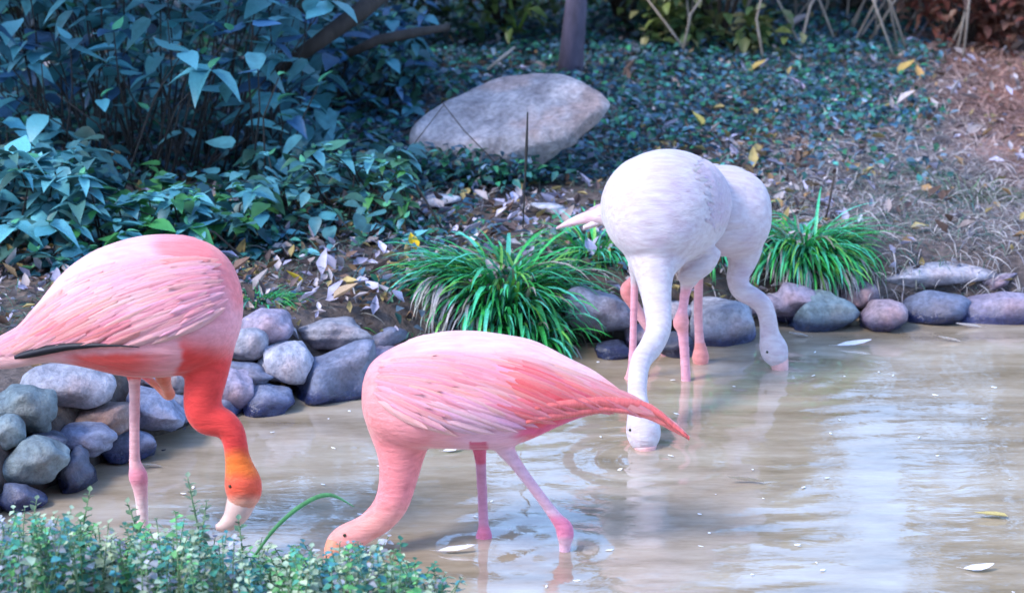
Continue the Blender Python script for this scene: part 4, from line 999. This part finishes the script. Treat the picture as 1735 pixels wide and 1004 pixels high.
# back shrubs
def back_bush(label, x, y, rx, rz, n, size, cols, seed, ry=.5):
    b = gxy(x, y); root = empty('bush', b, label, 'bush', 'bushes at the back of the slope')
    rr = random.Random(seed)
    st = [tube([b, b + Vector((rr.uniform(-.4, .4) * rx, 0, rz * .6)), b + Vector((rr.uniform(-.9, .9) * rx, rr.uniform(-.3, .3), rz * 1.3))], [.012, .009, .003], 5) for k in range(7)]
    o = child('stems', mesh_of('stems', *join(st), True, M_DARKBARK), root); o['kind'] = 'stuff'
    crown('foliage', cols, (x, y, b.z + rz * .75), rx, ry, rz * .8, n, size, seed, root, LEAF_S)
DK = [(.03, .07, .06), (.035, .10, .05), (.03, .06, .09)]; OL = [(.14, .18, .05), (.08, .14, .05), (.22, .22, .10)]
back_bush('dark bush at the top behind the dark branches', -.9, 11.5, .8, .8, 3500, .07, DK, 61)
back_bush('olive green bush left of the slender trunk', -.05, 11.7, .55, .8, 2200, .075, [(.07, .12, .03), (.12, .18, .05), (.03, .07, .04)], 62)
back_bush('dark bush right behind the slender trunk', .5, 11.8, .5, .8, 2200, .07, DK, 63)
back_bush('sunlit yellow green bush at the top right of the trunk', .92, 11.5, .42, .7, 1800, .075, OL, 64)
back_bush('grey brown bush behind the tangle of dry stems', 1.6, 12.2, .8, .8, 2600, .07, [(.14, .11, .09), (.07, .09, .07), (.2, .17, .15)], 65)
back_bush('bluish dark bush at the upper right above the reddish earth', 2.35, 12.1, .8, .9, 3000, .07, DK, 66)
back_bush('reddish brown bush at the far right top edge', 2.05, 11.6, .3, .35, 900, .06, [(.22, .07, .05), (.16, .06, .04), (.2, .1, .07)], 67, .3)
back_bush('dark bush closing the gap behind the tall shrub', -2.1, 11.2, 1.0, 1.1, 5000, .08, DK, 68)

# ------------------------------------------------------------------ things floating on the pond
FLT = []; FLF = []
for t, w in [(0, .03), (.18, .04), (.24, .35), (.4, .9), (.6, 1.0), (.8, .75), (.93, .4), (1, .08)]:
    zc = .10 * (t - .4) ** 2 + (.18 * max(0, t - .7)); xc = .9 * math.sin(2.6 * t) - .6
    FLT += [(xc - .5 * w, t, zc + .1 * w), (xc, t, zc), (xc + .5 * w, t, zc + .03 * w)]
for i in range(7): a = 3 * i; FLF += [(a, a + 1, a + 4, a + 3), (a + 1, a + 2, a + 5, a + 4)]
FLOAT_ME = mesh_of('floating_feather', FLT, FLF, True, M_FEATHER)
for px, py, L, W, ang, c, lab in [(285, 792, .07, .016, 95, (.8, .8, .85), 'curved white feather afloat right of the single standing pink leg'), (745, 768, .06, .016, -60, (.82, .82, .86), 'white feather afloat under the striding flamingo breast'),
        (728, 937, .10, .012, -85, (.8, .8, .9), 'long thin white feather afloat near the weeds, below the striding bird'), (1378, 572, .07, .014, 80, (.85, .83, .9), 'white feather with upturned end afloat by the fractured mossy slab'),
        (1405, 589, .12, .014, -83, (.9, .87, .9), 'straight white feather afloat right of the white flamingo bill'), (1637, 581, .08, .014, 75, (.88, .83, .86), 'slanting white feather afloat near the right edge'),
        (1672, 556, .09, .012, 90, (.85, .82, .9), 'thin pale feather afloat under the large sloping lavender stone'), (1622, 967, .08, .02, -85, (.85, .85, .95), 'bright white feather afloat in the lower right corner'),
        (1310, 820, .11, .02, 88, (.6, .54, .45), 'pale cream feather afloat on the open water right of the reflection')]:
    p = G(px, py); o = link('floating_feather', FLOAT_ME, None, p + Vector((0, 0, .004))); o.scale = (W, L * 1.1, L); o.rotation_euler = (.05, .1, math.radians(ang)); o.color = (*c, 1)
    tag(o, lab, 'feather', 'feathers floating on the pond')
p = G(1680, 878); o = link('floating_leaf', FLM, None, p + Vector((.04, 0, .006))); o.scale = (.05, .085, .03); o.rotation_euler = (0, 0, math.radians(85)); o.color = (.62, .5, .2, 1); tag(o, 'narrow yellow leaf afloat near the lower right', 'leaf')
r2 = np.random.default_rng(71); n = 85; x = r2.uniform(-.9, 1.7, n); y = r2.uniform(5.6, 7.6, n); k = (zt(x, y) < -.08); x, y = x[k], y[k]; n = len(x)
pos = np.stack([x, y, np.full(n, .004)], 1); R = rot_basis(r2.uniform(0, 6.3, n), r2.normal(0, .1, n), r2.normal(0, .1, n))
v, f, c = scatter(FV, FF, pos, R, np.stack([r2.uniform(.004, .01, n), r2.uniform(.006, .022, n), r2.uniform(.01, .02, n)], 1), np.full((n, 3), .82))
tag(link('floating_down', fast_mesh('floating_down', v, f, M_PLUME, c)), 'tiny white down specks scattered on the water', 'down', None, 'stuff')

# ------------------------------------------------------------------ foreground weeds on the near bank
ROUND = leaf_template(.85, .15, .1, rows=3)
ENVX = [-60, 20, 90, 150, 220, 300, 370, 430, 520, 600, 680, 745]; ENVY = [872, 880, 872, 880, 905, 892, 915, 930, 930, 915, 940, 975]
r3 = np.random.default_rng(81); pos = []; sc_ = []; cl = []; stems = []; yw = []
WP = np.array([(.30, .40, .28), (.07, .30, .21), (.06, .24, .26), (.40, .48, .31), (.04, .18, .11), (.32, .34, .38), (.12, .36, .12)])
for k in range(580):
    px = r3.uniform(-60, 760); Y = r3.uniform(5.05, 5.68)
    x = P(px, 950, Y).x
    if Y > np.interp(x, NX, NY) + .02: continue
    yt = np.interp(px, ENVX, ENVY) + abs(r3.normal(0, 1)) * 62 - 6; top = P(px, yt, Y); b = gxy(x, Y); 
    if top.z < b.z + .04: top.z = b.z + r3.uniform(.04, .1)
    H = top.z - b.z; lean = Vector((r3.normal(0, .03), r3.normal(0, .03), 0)); top = top + lean
    stems.append(tube([b, b.lerp(top, .5) + lean * -.3, top], [.0022, .0018, .001], 4, False))
    m = int(6 + H * 58); base = WP[r3.integers(0, len(WP))]
    for j in range(m):
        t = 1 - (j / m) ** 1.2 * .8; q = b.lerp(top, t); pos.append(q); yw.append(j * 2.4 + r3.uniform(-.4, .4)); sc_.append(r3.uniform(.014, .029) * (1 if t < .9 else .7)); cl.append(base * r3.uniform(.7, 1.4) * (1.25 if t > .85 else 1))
n = len(pos); R = rot_basis(np.array(yw), np.radians(r3.uniform(-30, 35, n)), r3.uniform(-.4, .4, n))
v, f, c = scatter(ROUND[0], ROUND[1], np.array([q[:] for q in pos]), R, sc_, np.array(cl))
wr = empty('weed_mat', gxy(-.7, 5.4), 'dense mat of small leaved weeds along the near bank, lower left', 'weeds'); wr['kind'] = 'stuff'
o = child('foliage', fast_mesh('foliage', v, f, M_LEAFV, c), wr); o['kind'] = 'stuff'
vv, ff = join(stems); o = child('stems', fast_mesh('stems', np.array([q[:] for q in vv]), np.array(ff), M_WSTEM), wr); o['kind'] = 'stuff'
WLEAF = mesh_of('leaf', *ROUND, True, M_LEAF)
for i, (px, top, Y, c, lab) in enumerate([(318, 808, 5.62, (.22, .32, .20), 'tall pale sprig rising between the pink leg and the orange head'), (152, 832, 5.66, (.16, .28, .13), 'light green sprig left of the pink leg standing over water'), (216, 852, 5.66, (.14, .26, .14), 'short green sprig close to the left of the pink leg'),
        (62, 846, 5.7, (.14, .22, .14), 'green sprig in front of the low blue stone'), (350, 850, 5.6, (.18, .26, .17), 'pale sprig just left of the orange head'), (404, 880, 5.58, (.12, .24, .14), 'sprig in front of the pale bill tip'), (640, 930, 5.5, (.04, .16, .12), 'dark teal sprig right of the lowered salmon head')]):
    tp = P(px, top, Y); b = gxy(tp.x, Y); root = empty('weed_sprig', b, lab, 'weed', 'taller weed sprigs on the near bank'); rr = random.Random(i)
    bend = Vector((rr.uniform(-.03, .03), 0, 0)); child('stem', mesh_of('stem', *tube([b, b.lerp(tp, .5) + bend, tp], [.003, .0025, .0012], 6), True, M_WSTEM), root)
    m = max(14, int((tp.z - b.z) * 110))
    for j in range(m):
        t = j / m; q = tp.lerp(b.lerp(tp, .5) + bend, min(1, t * 2)) if t < .5 else (b.lerp(tp, .5) + bend).lerp(b, t * 2 - 1)
        o = child('leaf', WLEAF, root, leaf_matrix(q, j * 2.4, math.radians(rr.uniform(0, 55) * (1 - t)), rr.uniform(-.3, .3), .016 + .014 * min(1, t * 2.2))); kk = rr.uniform(.8, 1.2); o.color = (c[0] * kk, c[1] * kk, c[2] * kk, 1)
for i, (rows, lab) in enumerate([([(428, 945, 5.55, 4), (470, 890, 5.56, 5), (520, 850, 5.57, 4.5), (560, 838, 5.58, 3.5), (600, 858, 5.59, 1)], 'long arching green grass blade between the two pink birds heads'), ([(455, 905, 5.58, 4), (500, 862, 5.58, 4), (545, 838, 5.6, 2)], 'shorter pale grass blade beside the long arching blade')]):
    d = catmull(rows, 5); v = []; f = []
    for a, b_, y_, w in d:
        p = P(a, b_, y_); hw = w / sc_at(y_); v += [p + Vector((0, 0, hw)), p + Vector((0, -.003, 0)), p + Vector((0, 0, -hw))]
    for q in range(len(d) - 1): f += [(3 * q, 3 * q + 1, 3 * q + 4, 3 * q + 3), (3 * q + 1, 3 * q + 2, 3 * q + 5, 3 * q + 4)]
    o0 = Vector(v[1]); o = link('arching_grass', mesh_of('arching_grass', [q - o0 for q in v], f, True, M_LEAF), None, o0); o.color = (.12, .36, .14, 1); tag(o, lab, 'grass')
